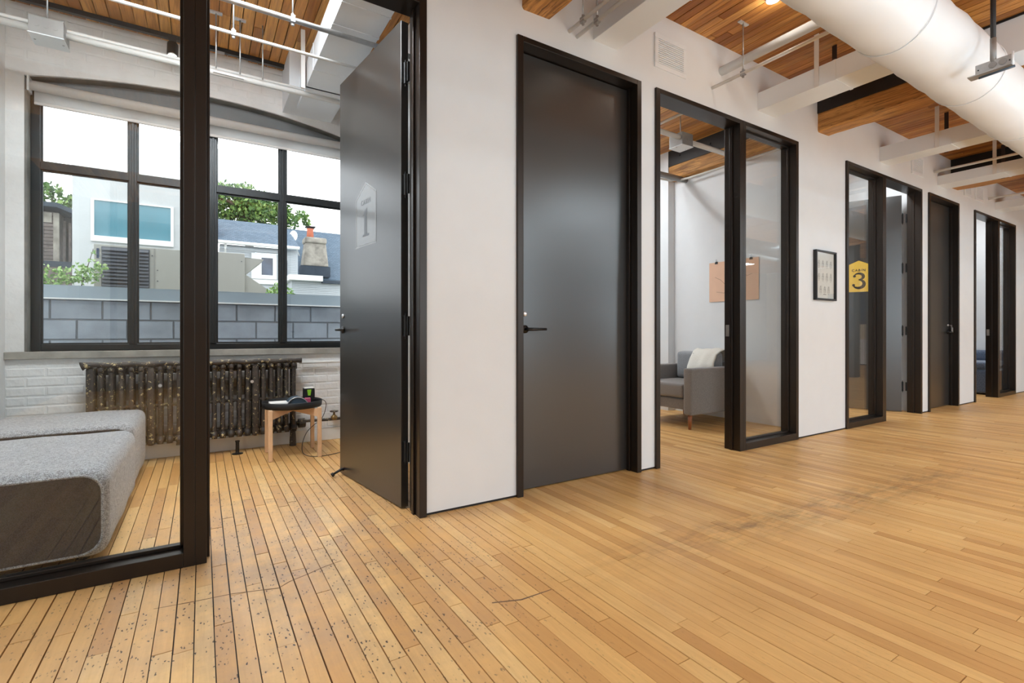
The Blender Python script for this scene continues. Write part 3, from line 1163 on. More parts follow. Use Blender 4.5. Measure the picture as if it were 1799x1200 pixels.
# ------------------------------------------------------------------ rectangular ducts
def rduct(label, x0, x1, z0, z1, y0, y1, straps=(), group='white rectangular ducts crossing the corridor'):
    t = thing('rectangular_duct', label, 'duct', (x0, y0, z0))
    MB().box(x0, x1, y0, y1, z0, z1).build('duct_body', M['white'], t, bevel=0.002)
    y = y0 + 0.62
    while y < y1:
        s_ = MB()
        e = 0.003
        s_.box(x0 - e, x1 + e, y, y + 0.022, z0 - e, z0).box(x0 - e, x0, y, y + 0.022, z0, z1).box(x1, x1 + e, y, y + 0.022, z0, z1)
        s_.build('duct_seam', M['white'], t)
        y += 0.95
    for (ys, dark) in straps:
        for k, xs_ in enumerate((x0 - 0.006, x1 + 0.003)):
            s_ = MB().box(xs_ - 0.002, xs_ + 0.002, ys - 0.018, ys + 0.018, z0 - 0.004, CE)
            s_.build('hanger_strap', M['column'] if (k and dark) else M['conduit'], t)
    return t


YD = 1.30
rduct('white rectangular duct overhead between closed door and wall vent', 2.258, 2.485, 3.008, 3.22, YD, DB)
rduct('white rectangular duct above the armchair room doorway', 4.18, 4.46, 2.99, 3.146, YD, D, [(2.06, True)])
rduct('white rectangular duct above the third room glass panel', 6.574, 6.83, 2.98, 3.146, YD, D, [(2.035, True)])
rduct('white rectangular duct above the open third room door', 8.28, 8.60, 2.985, 3.105, YD, D, [(2.0, True)])
rduct('farthest white rectangular duct crossing the corridor', 10.61, 11.0, 2.975, 3.09, YD, D, [(2.0, True)])
# first room duct with its lower end box
t = rduct('white panelled duct crossing the first room ceiling', 0.71, 1.01, 3.0, 3.2, DB, 4.72)
MB().box(0.62, 1.045, 4.51, WY, 3.03, 3.405).build('end_box', M['white'], t, bevel=0.004)
for yy in (3.05, 3.95, 4.25, 4.33):
    MB().box(0.707, 1.013, yy, yy + 0.012, 2.997, 3.2).build('duct_seam', M['white'], t)
MB().box(0.66, 0.69, 4.18, 4.20, 2.95, CE).build('hanger_strap', M['conduit'], t)

# ------------------------------------------------------------------ round duct
def round_duct(label, yc, zc, r, x0, x1, mat, seed=1, rings=()):
    t = thing('round_duct', label, 'duct', (x0, yc, zc))
    rr = random.Random(seed)
    n, seg = 40, 150
    vs = []
    for i in range(seg + 1):
        x = x0 + (x1 - x0) * i / seg
        for k in range(n):
            a = 2 * PI * k / n
            q = r + 0.005 * math.sin(x * 9 + 3 * a + seed) * math.sin(x * 3.1 + a) + 0.003 * math.sin(x * 23 + a * 2)
            vs.append((x, yc + q * math.cos(a), zc + q * math.sin(a)))
    fs = []
    for i in range(seg):
        for k in range(n):
            fs.append((i * n + k, i * n + (k + 1) % n, (i + 1) * n + (k + 1) % n, (i + 1) * n + k))
    fs.append(tuple(range(n)))
    fs.append(tuple(seg * n + k for k in range(n)))
    MB().add(vs, fs).build('duct_body', mat, t, smooth=True)
    for x in rings:
        c_ = [(x, yc + (r + 0.004) * math.cos(2 * PI * k / 48), zc + (r + 0.004) * math.sin(2 * PI * k / 48)) for k in range(49)]
        MB().tube(c_, 0.0035, 6, False).build('duct_seam', mat, t, smooth=True)
    return t


round_duct('fat white round duct running along the corridor overhead', 1.26, 2.85, 0.208, -2.9, 18.9, M['white'], 1, (-0.9, 0.6, 2.1, 3.4, 4.6, 5.8, 7.3, 8.8, 10.3, 11.8, 13.3))
round_duct('silver round duct over the open office', -1.0, 2.85, 0.2, -2.9, 18.9, M['galv'], 3, (0.5, 2.0, 3.5, 5.0, 6.5, 8.0, 9.5, 11, 12.5, 14, 15.5))

# ------------------------------------------------------------------ conduits, rods, boxes
def conduit(label, pts, r, mat=None, rods=(), clamps=()):
    t = thing('conduit', label, 'pipe', pts[0])
    MB().tube(pts, r, 12).build('pipe', mat or M['conduit'], t, smooth=True)
    for (x, y, z) in rods:
        MB().tube([(x, y, z), (x, y, CE)], 0.0045, 8).build('hanger_rod', M['galv'], t, smooth=True)
        MB().box(x - 0.055, x + 0.055, y - 0.014, y + 0.014, CE - 0.008, CE).build('strut_bracket', M['silver'], t)
        cl = MB().tube([(x, y, z - r - 0.02), (x, y, z + r + 0.02)], 0.009, 8)
        cl.box(x - 0.012, x + 0.012, y - r - 0.006, y + r + 0.006, z - r - 0.005, z + r + 0.005)
        cl.build('clamp', M['galv'], t)
    return t


conduit('upper white conduit along the window wall leading into the grey box', [(-1.2, 4.38, 3.03), (-0.99, 4.38, 3.03), (-0.80, 4.38, 3.025), (1.36, 4.38, 3.025)], 0.014)
conduit('lower fat white conduit along the window wall', [(-1.2, 4.36, 2.985), (1.36, 4.36, 2.985)], 0.021)
t = thing('hanger_rod', 'pair of thin steel hanger rods dropping to the first room conduits', 'rod', (0.09, 4.3, 3.0))
for x in (0.088, 0.245, 0.40):
    MB().tube([(x, 4.30, 2.99), (x, 4.30, CE)], 0.005, 8).build('rod', M['galv'], t, smooth=True)
    if x < 0.3:
        MB().box(x - 0.04, x + 0.04, 4.285, 4.315, CE - 0.012, CE).build('strut_bracket', M['silver'], t)
MB().box(0.07, 0.27, 4.29, 4.31, 2.955, 2.965).build('strut', M['conduit'], t)
conduit('grey pipe with orange sheen crossing first room ceiling nearest the door', [(-1.2, 3.28, 2.93), (1.36, 3.28, 2.93)], 0.016, M['galv'], [(0.47, 3.28, 2.93)])
conduit('thin tan pipe crossing the middle of the first room ceiling', [(-1.2, 3.63, 2.93), (1.36, 3.63, 2.93)], 0.0105, M['conduit'], [(0.17, 3.63, 2.93), (-0.62, 3.63, 2.93)])

def jbox(label, x, y, z, s=0.085, h=0.11, name='junction_box', rod=True):
    t = thing(name, label, 'box', (x, y, z))
    MB().box(x - s, x + s, y - s, y + s, z, z + h).build('box_body', M['greymetal'], t, bevel=0.003)
    MB().box(x - s - 0.003, x + s + 0.003, y - s - 0.003, y + s + 0.003, z - 0.006, z).build('box_cover', M['white'], t)
    for q in (-0.045, 0.0, 0.045):
        MB().tube([(x + q, y - s, z + h * 0.5), (x + q, y - s - 0.002, z + h * 0.5)], 0.014, 14).build('knockout', M['greymetal'], t)
    for q in (-1, 1):
        MB().tube([(x + q * (s - 0.015), y + 0.0, z - 0.006), (x + q * (s - 0.015), y, z - 0.009)], 0.006, 8).build('screw', M['galv'], t)
    if rod:
        MB().tube([(x - 0.01, y, z + h), (x - 0.01, y, CE)], 0.005, 8).build('hanger_rod', M['galv'], t, smooth=True)
    return t


jbox('grey square junction box hanging before the window wall of the first room', -0.85, 4.36, 2.925)

# track and spot lamp in the first room
t = thing('light_track', 'black lighting track along the first room ceiling edge', 'track light', (-1.1, 4.83, 3.38))
MB().box(-1.15, 0.62, 4.81, 4.845, 3.375, CE).build('track_rail', M['black'], t)
MB().box(0.10, 0.16, 4.805, 4.85, 3.37, 3.376).build('track_joiner', M['galv'], t)
t = thing('spot_lamp', 'small black cylindrical spot lamp glowing warm on the ceiling track', 'lamp', (-0.2, 4.82, 3.37))
MB().box(-0.225, -0.175, 4.80, 4.845, 3.352, 3.375).build('adapter', M['black'], t)
MB().tube([(-0.2, 4.82, 3.355), (-0.2, 4.80, 3.30)], 0.010, 8).build('stem', M['black'], t)
MB().tube([(-0.2, 4.795, 3.32), (-0.2, 4.74, 3.20)], 0.038, 20, True).build('lamp_body', M['black'], t, smooth=False)
MB().tube([(-0.2, 4.7385, 3.1965), (-0.2, 4.7375, 3.194)], 0.032, 20).build('bulb', M['bulb'], t)
sl = bpy.data.lights.new('spot_lamp_light', 'SPOT')
sl.energy = 45
sl.color = (1, 0.82, 0.6)
sl.spot_size = math.radians(80)
sl.spot_blend = 0.6
sl.shadow_soft_size = 0.03
so = bpy.data.objects.new('spot_lamp_light', sl)
so.location = (-0.2, 4.73, 3.18)
so.rotation_euler = (math.radians(-24), 0, 0)
C.objects.link(so)

# corridor conduits and ceiling spot
conduit('left one of two thin steel conduits above the closed charcoal door', [(2.05, DB, 3.0), (2.05, 0.2, 3.0)], 0.0125, M['conduit'], [(2.05, 2.42, 3.0)])
conduit('right one of two thin steel conduits above the closed charcoal door', [(2.115, DB, 2.985), (2.115, 0.2, 2.985)], 0.0125, M['conduit'], [(2.115, 2.36, 2.985)])
conduit('thin white conduit on a hanger rod beside the wall vent', [(3.54, DB, 3.02), (3.54, 1.40, 3.02)], 0.013, M['conduit'], [(3.54, 2.285, 3.02)])
conduit('fat white pipe under the ceiling boards beside the wall vent', [(3.66, DB, 3.19), (3.66, -0.5, 3.19)], 0.035, M['white'])
conduit('thin cream conduit above the open third room door', [(8.16, DB, 3.14), (8.16, 1.3, 3.14)], 0.016, M['conduit'])
conduit('far thin conduit near the end of the corridor', [(10.3, DB, 3.1), (10.3, 1.2, 3.1)], 0.018, M['conduit'])
t = thing('ceiling_spot', 'small round ceiling spotlight glowing between the boards', 'lamp', (3.447, 2.0, CE))
MB().lathe([(0.045, -0.028), (0.05, -0.02), (0.05, 0.0)], (3.447, 1.995, CE), 24).build('lamp_trim', M['white'], t, smooth=True)
MB().lathe([(0.03, -0.031), (0.034, -0.0285)], (3.447, 1.995, CE), 24).build('bulb', M['bulb'], t)
l = bpy.data.lights.new('ceiling_spot_light', 'POINT')
l.energy = 2.2
l.color = (1, 0.93, 0.82)
l.shadow_soft_size = 0.04
lo = bpy.data.objects.new('ceiling_spot_light', l)
lo.location = (3.447, 1.995, CE - 0.075)
C.objects.link(lo)

# hanging bracket with pendant lamp tubes in front of the round duct
t = thing('pendant_bracket', 'grey metal electrical bracket hanging on a dark rod before the round duct', 'bracket', (4.07, 0.99, 2.6))
BX, BY, BZ = 4.07, 0.99, 2.60
MB().tube([(BX, BY, BZ + 0.05), (BX, BY, CE)], 0.0135, 10).build('rod', M['steelplate'], t, smooth=True)
MB().tube([(BX, BY, BZ + 0.05), (BX, BY, BZ + 0.20)], 0.0155, 10).build('sleeve', M['greymetal'], t, smooth=True)
MB().box(BX - 0.012, BX + 0.012, BY - 0.085, BY + 0.08, BZ, BZ + 0.065).build('bracket_plate', M['galv'], t, bevel=0.003)
for yy in (-0.045, 0.0):
    MB().tube([(BX - 0.012, BY + yy, BZ + 0.035), (BX - 0.016, BY + yy, BZ + 0.035)], 0.019, 16).build('knockout', M['greymetal'], t)
for yy in (-0.075, 0.065):
    MB().tube([(BX - 0.012, BY + yy, BZ + 0.03), (BX - 0.014, BY + yy, BZ + 0.03)], 0.004, 8).build('screw_hole', M['blackmatte'], t)
MB().box(BX - 0.04, BX + 0.03, BY - 0.09, BY + 0.11, BZ - 0.008, BZ).build('base_plate', M['galv'], t, bevel=0.002)
MB().tube([(BX - 0.02, BY - 0.10, BZ - 0.018), (BX - 0.02, BY + 0.06, BZ - 0.022)], 0.007, 10).build('lamp_arm', M['bluegrey'], t, smooth=True)
MB().tube([(BX - 0.01, BY - 0.088, BZ), (BX - 0.01, BY - 0.088, BZ + 0.075)], 0.006, 10).build('end_pin', M['white'], t, smooth=True)

# ------------------------------------------------------------------ wall vents
def vent(label, x0, x1, z0, z1):
    t = thing('wall_vent', label, 'vent', (x0, D, z0), group=None)
    f = MB()
    b = 0.035
    f.box(x0, x1, D - 0.012, D, z0, z0 + b).box(x0, x1, D - 0.012, D, z1 - b, z1)
    f.box(x0, x0 + b, D - 0.012, D, z0 + b, z1 - b).box(x1 - b, x1, D - 0.012, D, z0 + b, z1 - b)
    f.build('vent_frame', M['white'], t, bevel=0.003)
    MB().box(x0 + b, x1 - b, D - 0.002, D, z0 + b, z1 - b).build('vent_back', M['white'], t)
    n = 12
    st = (z1 - z0 - 2 * b) / n
    for i in range(n):
        z = z0 + b + st * i
        MB().box(x0 + b, x1 - b, D - 0.011, D - 0.0025, z + st * 0.12, z + st * 0.66).build('slat', M['white'], t)
    return t


vent('white louvred wall vent above the armchair room doorway', 2.856, 3.209, 3.0, 3.255)
vent('white louvred wall vent above the open third room door', 7.44, 7.80, 3.0, 3.255)
vent('white louvred wall vent beneath the far timber beam', 9.25, 9.55, 3.0, 3.20)
vent('farthest white louvred wall vent above the last glass unit', 9.70, 10.06, 3.0, 3.235)

# ------------------------------------------------------------------ framed print on the partition
t = thing('framed_print', 'small black framed print of rows of grey sketches on the partition', 'picture', (5.12, D, 1.34))
f = MB()
a, b, z0, z1, fw = 5.122, 5.520, 1.345, 1.842, 0.018
f.box(a, b, D - 0.035, D - 0.001, z0, z0 + fw).box(a, b, D - 0.035, D - 0.001, z1 - fw, z1)
f.box(a, a + fw, D - 0.035, D - 0.001, z0 + fw, z1 - fw).box(b - fw, b, D - 0.035, D - 0.001, z0 + fw, z1 - fw)
f.build('picture_frame', M['black'], t, bevel=0.002)
MB().box(a + fw, b - fw, D - 0.012, D - 0.004, z0 + fw, z1 - fw).build('print_sheet', M['paper'], t)
ink = MB()
rr = random.Random(4)
for row in range(3):
    for col in range(4 if row < 2 else 3):
        cx = a + 0.085 + col * 0.078 + (0.035 if row == 2 else 0)
        cz = z1 - 0.13 - row * 0.13
        h = 0.03 + rr.random() * 0.008
        o_ = Vector((cx, D - 0.0125, cz))
        X, Z, N = Vector((1, 0, 0)), Vector((0, 0, 1)), Vector((0, -1, 0))
        strip_mesh(ink, [(-0.016, -h), (-0.019, 0.0), (-0.006, h), (0.010, h), (0.018, 0), (0.014, -h)], [0.0014] * 6, o_, X, Z, N, 0.0005)
        strip_mesh(ink, [(0, h * 0.8), (0.002, -h)], [0.0012] * 2, o_, X, Z, N, 0.0005)
        strip_mesh(ink, [(-0.014, 0.1 * h), (0.013, 0.0)], [0.0012] * 2, o_, X, Z, N, 0.0005)
        strip_mesh(ink, [(-0.012, -h * 1.25), (0.012, -h * 1.25)], [0.0010] * 2, o_, X, Z, N, 0.0005)
strip_mesh(ink, [(-0.03, 0), (0.03, 0)], [0.002] * 2, Vector(((a + b) / 2, D - 0.0125, z0 + 0.06)), Vector((1, 0, 0)), Vector((0, 0, 1)), Vector((0, -1, 0)), 0.0005)
ink.build('sketch_lines', M['ink'], t)
MB().box(a + fw, b - fw, D - 0.026, D - 0.024, z0 + fw, z1 - fw).build('print_glass', M['glass'], t)

# ------------------------------------------------------------------ armchair room contents
t = thing('poster', 'peach paper poster hung by two black clips on the armchair room wall', 'poster', (5.31, 3.55, 1.4))
MB().box(5.312, 5.3145, 3.24, 3.88, 1.40, 1.88).build('poster_sheet', M['peach'], t)
pl = MB()
for pts in ([(0.08, 0.30), (0.16, 0.26), (0.22, 0.20), (0.3, 0.21), (0.36, 0.26), (0.46, 0.34)],
            [(0.1, 0.12), (0.2, 0.10), (0.3, 0.13)], [(0.42, 0.34), (0.5, 0.28), (0.56, 0.30)], [(0.34, 0.1), (0.42, 0.15)]):
    strip_mesh(pl, pts, [0.0022] * len(pts), Vector((5.312, 3.88, 1.40)), Vector((0, -1, 0)), Vector((0, 0, 1)), Vector((-1, 0, 0)), 0.0006)
pl.build('drawn_lines', simple('pale_ink', srgb(176, 140, 120), 0.7), t)
for yy in (3.78, 3.33):
    c1 = MB()
    c1.prism([(-0.02, 0), (0.02, 0), (0.014, 0.026), (-0.014, 0.026)], Vector((5.306, yy, 1.86)), Vector((0, -1, 0)), Vector((0, 0, 1)), Vector((1, 0, 0)), 0.012)
    c1.tube([(5.309, yy, 1.885), (5.309, yy - 0.008, 1.905), (5.309, yy, 1.915), (5.309, yy + 0.008, 1.905), (5.309, yy, 1.885)], 0.0015, 6)
    c1.build('binder_clip', M['black'], t)

t = thing('armchair', 'grey upholstered armchair with wooden legs under the peach poster', 'armchair', (4.75, 3.75, 0))
rbox('side_panel', 4.30, 5.22, 3.36, 3.46, 0.155, 0.645, 0.022, M['armchair'], t, 3)
rbox('side_panel', 4.30, 5.22, 4.08, 4.18, 0.155, 0.645, 0.022, M['armchair'], t, 3)
rbox('seat_rail', 4.34, 5.18, 3.46, 4.08, 0.20, 0.315, 0.015, M['armchair'], t, 3)
rbox('seat_cushion', 4.30, 5.06, 3.465, 4.075, 0.325, 0.475, 0.035, M['armchair'], t, 4, puff=0.015)
rbox('backrest', 5.04, 5.22, 3.44, 4.10, 0.20, 0.69, 0.03, M['armchair'], t, 4)
for x, y in ((4.35, 3.41), (4.35, 4.13), (5.16, 3.41), (5.16, 4.13)):
    MB().tube([(x, y, 0.17), (x - 0.005, y, 0.0)], [0.026, 0.014], 10).build('leg', M['walnut'], t, smooth=True)
pc = rbox('back_pillow', 4.90, 5.05, 3.50, 4.05, 0.48, 0.80, 0.05, M['cushion'], None, 5, wob=0.004)
tag(pc, 'plump grey pillow leaning against the armchair back', 'pillow')
# throw draped over the near half of the back and arm
g = 18
vs, fs = [], []
pathz = [(4.80, 0.56), (4.83, 0.66), (4.87, 0.75), (4.92, 0.815), (4.99, 0.84), (5.08, 0.825), (5.16, 0.77), (5.235, 0.71), (5.25, 0.60), (5.255, 0.50)]
for i, (x, z) in enumerate(pathz):
    for j in range(g + 1):
        y = 3.46 + 0.36 * j / g + 0.012 * math.sin(i * 1.3)
        vs.append((x - 0.004 * math.sin(j * 0.9 + i * 0.4), y, z + 0.004 * math.sin(j * 0.9 + i) + 0.006 * math.sin(j * 0.35) - 0.05 * (j / g - 0.5) * (i < 3)))
for i in range(len(pathz) - 1):
    for j in range(g):
        fs.append((i * (g + 1) + j, i * (g + 1) + j + 1, (i + 1) * (g + 1) + j + 1, (i + 1) * (g + 1) + j))
th_ = MB().add(vs, fs).build('throw_blanket', M['throw'], None, smooth=True)
sm = th_.modifiers.new('s', 'SOLIDIFY')
sm.thickness = 0.012
tag(th_, 'cream throw blanket draped over the grey armchair back', 'blanket')

jbox('grey junction box hanging from the armchair room ceiling', 4.30, 3.485, 2.98, 0.085, 0.13)
conduit('white conduit from the armchair room box towards its poster wall', [(4.385, 3.44, 3.04), (5.32, 3.44, 3.04)], 0.026)
conduit('short white conduit entering the armchair room box', [(2.84, 3.44, 3.06), (4.215, 3.44, 3.06)], 0.026)
conduit('fat white pipe ending at the far corner of the poster wall', [(2.84, 4.235, 3.0), (5.33, 4.235, 3.0)], 0.035, M['greymetal'])
bend = [(2.84, 4.33, 3.12), (4.9, 4.33, 3.12), (5.1, 4.31, 3.12), (5.19, 4.22, 3.12), (5.22, 4.10, 3.12), (5.225, 2.7, 3.0)]
conduit('thin white conduit bending along the poster wall', [(x, y, 2.985 + 0.0 * z) for x, y, z in bend][:5] + [(5.225, 2.7, 2.985)], 0.013, M['conduit'])
conduit('thin white conduit crossing the armchair room beside the lamp box', [(3.86, 2.7, 3.1), (3.86, 4.9, 3.1)], 0.013, M['conduit'])
t = thing('light_track', 'black lighting track deep in the armchair room', 'track light', (3.0, 4.6, 3.3))
MB().box(2.9, 5.2, 4.58, 4.615, 3.28, 3.315).build('track_rail', M['black'], t)
MB().tube([(5.0, 4.6, 3.315), (5.0, 4.6, CE)], 0.004, 8).build('hanger_rod', M['galv'], t)

# last visible room: sofa
t = thing('blue_sofa', 'blue grey sofa low behind the last open doorway', 'sofa', (11.7, 3.1, 0))
rbox('sofa_base', 11.0, 12.28, 2.74, 3.7, 0.02, 0.42, 0.05, M['bluesofa'], t, 4)
rbox('seat_cushion', 11.0, 12.26, 2.76, 3.5, 0.42, 0.54, 0.05, M['bluesofa'], t, 4, puff=0.01)
rbox('backrest', 11.9, 12.28, 2.76, 3.7, 0.52, 0.72, 0.08, M['bluesofa'], t, 5)

# ------------------------------------------------------------------ first room: ottomans
def ottoman(label, x0, x1, y0, y1, z1, seam=True):
    t = thing('ottoman', label, 'ottoman', ((x0 + x1) / 2, (y0 + y1) / 2, 0))
    rbox('seat_block', x0, x1, y0, y1, 0.025, z1, 0.075, M['sofa'], t, 6, puff=0.012, wob=0.003, sub=3)
    fp = []
    pr, pe = 0.078, 0.022
    for cx, cz, a0 in ((x1 - pr - pe, 0.03 + pr + pe, -90), (x1 - pr - pe, z1 - pr - pe, 0), (x0 + pr + pe, z1 - pr - pe, 90), (x0 + pr + pe, 0.03 + pr + pe, 180)):
        for k in range(7):
            a = math.radians(a0 + 15 * k)
            fp.append((cx + pr * math.cos(a), cz + pr * math.sin(a)))
    MB().prism(fp, (0, y0 - 0.006, 0), (1, 0, 0), (0, 0, 1), (0, 1, 0), 0.06).build('front_panel', M['sofashade'], t)['label'] = 'front panel darkened to show shade'
    # piping around the front panel
    r = 0.080
    q = []
    e = 0.020
    for cx, cz, a0 in ((x1 - r - e, 0.03 + r + e, -90), (x1 - r - e, z1 - r - e, 0), (x0 + r + e, z1 - r - e, 90), (x0 + r + e, 0.03 + r + e, 180)):
        for k in range(7):
            a = math.radians(a0 + 15 * k)
            q.append((cx + r * math.cos(a), y0 - 0.004, cz + r * math.sin(a)))
    q.append(q[0])
    MB().tube(q, 0.006, 8).build('piping', M['sofa'], t, smooth=True)
    for xx in (x0 + 0.1, x1 - 0.1):
        for yy in (y0 + 0.1, y1 - 0.1):
            MB().tube([(xx, yy, 0), (xx, yy, 0.05)], 0.022, 10).build('foot', M['blackmatte'], t)
    return t


ottoman('grey tweed ottoman nearest the glass panel, front panel painted in shade', -1.19, -0.35, 2.79, 3.875, 0.412)
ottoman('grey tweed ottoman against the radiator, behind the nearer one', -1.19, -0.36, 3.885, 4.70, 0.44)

# radiator
t = thing('radiator', 'old flaking dark cast iron radiator under the big window', 'radiator', (0, 4.83, 0))
NS = 24
RX0, RP = -0.735, 0.0608
Rz0, Rz1 = 0.12, 0.765
pm = MB()
for k, dy in enumerate((-0.055, 0.0, 0.055)):
    pm.tube([(0, dy, Rz0 + 0.05), (0, dy, Rz1 - 0.04)], 0.0165, 8, False)
pm.tube([(0, -0.075, Rz0 + 0.02), (0, -0.07, Rz0 + 0.055), (0, 0.07, Rz0 + 0.055), (0, 0.075, Rz0 + 0.02)], [0.018, 0.026, 0.026, 0.018], 8)
pm.tube([(0, -0.078, Rz1 - 0.045), (0, -0.05, Rz1 - 0.015), (0, 0.05, Rz1 - 0.015), (0, 0.078, Rz1 - 0.045)], [0.016, 0.026, 0.026, 0.016], 8)
pm.tube([(-0.031, -0.0, Rz0 + 0.05), (0.031, 0.0, Rz0 + 0.05)], 0.03, 8)
pm.tube([(-0.031, -0.0, Rz1 - 0.045), (0.031, 0.0, Rz1 - 0.045)], 0.03, 8)
pm.tube([(-0.031, -0.045, 0.445), (0.0, -0.055, 0.445), (0.031, -0.045, 0.445)], [0.010, 0.019, 0.010], 8)
rme = pm.mesh('radiator_section')
rme.materials.append(M['rad'])
rme.polygons.foreach_set('use_smooth', [True] * len(rme.polygons))
fat = MB()
fat.box(-0.027, 0.027, -0.07, 0.07, Rz0 + 0.01, Rz1 - 0.01)
fme = fat.mesh('radiator_section')
fme.materials.append(M['rad'])
for i in range(NS):
    wide = i in (0, 6, 18)
    o = bpy.data.objects.new('radiator_section', fme if wide else rme)
    o.location = (RX0 + 0.03 + i * RP, 0, 0)
    C.objects.link(o)
    o.parent = t
    if wide:
        b_ = o.modifiers.new('b', 'BEVEL')
        b_.width = 0.02
        b_.segments = 3
top = MB().tube([(RX0 - 0.02, 4.765, 0.765)] + [(RX0 + i * 0.06, 4.765 + 0.003 * math.sin(i), 0.772 + 0.004 * math.sin(i * 1.7)) for i in range(25)] + [(RX0 + 1.49, 4.765, 0.77)],
                [0.034] + [0.02 + 0.006 * (i % 7 == 0) for i in range(25)] + [0.026], 10)
top.build('top_pipe', M['rad'], t, smooth=True)
for x in (-0.28, 0.36):
    MB().tube([(x, 4.752, 0.60), (x, 4.744, 0.60)], 0.013, 14).build('valve_tag', M['silver'], t)
for x in (RX0 + 0.03, RX0 + 0.03 + 23 * RP):
    MB().tube([(x, 4.83, 0.0), (x, 4.83, 0.16)], [0.03, 0.022], 8).build('leg', M['rad'], t)
for x in (RX0 + 0.03 + 9 * RP,):
    MB().box(x - 0.02, x + 0.02, 4.8, 4.92, 0.11, 0.15).build('wall_bracket', M['rad'], t)

conduit('white pipe leaving the radiator top towards the open door', [(0.755, 4.88, 0.745), (1.36, 4.88, 0.745)], 0.014, M['conduit'])
t = thing('radiator_pipe', 'rusty brown supply pipe with brass valve right of the radiator', 'pipe', (0.75, 4.87, 0.2))
MB().tube([(0.73, 4.86, 0.19), (0.80, 4.87, 0.205), (1.0, 4.87, 0.20), (1.36, 4.87, 0.205)], [0.02, 0.013, 0.014, 0.014], 10).build('pipe', M['rad'], t, smooth=True)
MB().tube([(0.745, 4.86, 0.19), (0.80, 4.865, 0.19)], 0.042, 8).build('union_nut', M['rad'], t)
MB().lathe([(0.02, 0), (0.032, 0.01), (0.03, 0.03), (0.012, 0.045), (0.008, 0.075)], (1.06, 4.87, 0.195), 12).build('valve_body', M['brass'], t, smooth=True)
MB().lathe([(0.036, 0), (0.04, 0.006), (0.036, 0.012)], (1.06, 4.87, 0.268), 12).build('valve_wheel', M['rad'], t)
t = thing('floor_stub', 'short black pipe stub on a round flange under the radiator', 'pipe', (0.25, 4.74, 0))
MB().lathe([(0.042, 0), (0.042, 0.006), (0.018, 0.010), (0.014, 0.012), (0.014, 0.10), (0.017, 0.10), (0.017, 0.112)], (0.25, 4.735, 0), 14).build('pipe', M['black'], t, smooth=False)

# roller blind
t = thing('roller_blind', 'white roller blind rolled up above the big window', 'blind', (0, 4.99, 2.85))
MB().tube([(-1.075, 4.985, 2.845), (1.235, 4.985, 2.845)], 0.036, 18).build('blind_roll', M['blind'], t, smooth=True)
MB().box(-1.06, 1.22, 5.004, 5.006, 2.735, 2.845).build('blind_fabric', M['blindcloth'], t)
MB().box(-1.06, 1.22, 4.998, 5.014, 2.715, 2.737).build('bottom_bar', M['blind'], t, bevel=0.003)
for xx in (-1.087, 1.236):
    MB().box(xx, xx + 0.012, 4.94, 5.03, 2.79, 2.90).build('end_bracket', M['white'], t)

# side table with its things
TX, TY = 0.640, 4.475
t = thing('tray_table', 'small round side table, black tray on pale wooden legs', 'side table', (TX, TY, 0))
tz = 0.395
MB().lathe([(0.20, 0.0), (0.222, 0.004), (0.228, 0.014), (0.232, 0.055), (0.228, 0.057), (0.223, 0.054), (0.219, 0.014), (0.20, 0.008)], (TX, TY, tz), 40).build('tray', M['blackmatte'], t, smooth=True)
legs = [(-0.187, -0.185), (0.175, -0.20), (0.185, 0.165), (-0.175, 0.18)]
for lx, ly in legs:
    MB().box(TX + lx - 0.016, TX + lx + 0.016, TY + ly - 0.016, TY + ly + 0.016, 0, 0.405).build('leg', M['beech'], t, bevel=0.006)
for i, j in ((0, 2), (1, 3)):
    a_, b_ = Vector((TX + legs[i][0], TY + legs[i][1], 0)), Vector((TX + legs[j][0], TY + legs[j][1], 0))
    d = (b_ - a_).normalized()
    n_ = Vector((-d.y, d.x, 0))
    Ln = (b_ - a_).length
    z_ = 0.352 if i == 0 else 0.3521
    MB().prism([(0, -0.025), (Ln / 2, 0.015), (Ln, -0.025), (Ln, 0.041), (0, 0.041)], a_ + Vector((0, 0, z_)) - n_ * 0.009, d, Vector((0, 0, 1)), n_, 0.018).build('crossbar', M['beech'], t)
pap = rbox('paper_notes', 0.46, 0.62, 4.36, 4.50, tz + 0.009, tz + 0.056, 0.004, M['paper'], None, 2)
tag(pap, 'loose white papers lying in the black tray', 'papers')
dv = MB()
for i in range(13):
    a = PI * i / 12
    p0 = (0.66 + 0.085 * math.cos(a), tz + 0.009 + 0.085 * math.sin(a))
    if i:
        dv.add([(pp[0], 4.36, tz + 0.009), (p0[0], 4.36, tz + 0.009), (p0[0], 4.36, p0[1]), (pp[0], 4.36, pp[1]),
                (pp[0], 4.47, tz + 0.009), (p0[0], 4.47, tz + 0.009), (p0[0], 4.47, p0[1]), (pp[0], 4.47, pp[1])],
               [(0, 1, 2, 3), (7, 6, 5, 4), (3, 2, 6, 7), (0, 4, 5, 1)])
    pp = p0
t = thing('desk_phone', 'curved blue grey handset in the black tray', 'phone', (0.66, 4.41, tz))
dv.build('shell', M['bluegrey'], t)
pp_ = [(0.66 + 0.083 * math.cos(PI * i / 12), 4.355, tz + 0.009 + 0.083 * math.sin(PI * i / 12)) for i in range(13)]
MB().tube(pp_, 0.004, 6).build('trim_line', M['silver'], t, smooth=True)
t = thing('storage_cup', 'black square container with green print standing in the tray', 'container', (0.775, 4.52, tz))
MB().box(0.735, 0.82, 4.50, 4.58, tz + 0.009, tz + 0.145).build('cup', M['blackmatte'], t, bevel=0.004)
MB().prism([(0, 0), (0.02, 0), (0.027, 0.05), (-0.007, 0.05)], Vector((0.765, 4.4995, tz + 0.085)), Vector((1, 0, 0)), Vector((0, 0, 1)), Vector((0, -1, 0)), 0.001).build('print', M['green'], t)
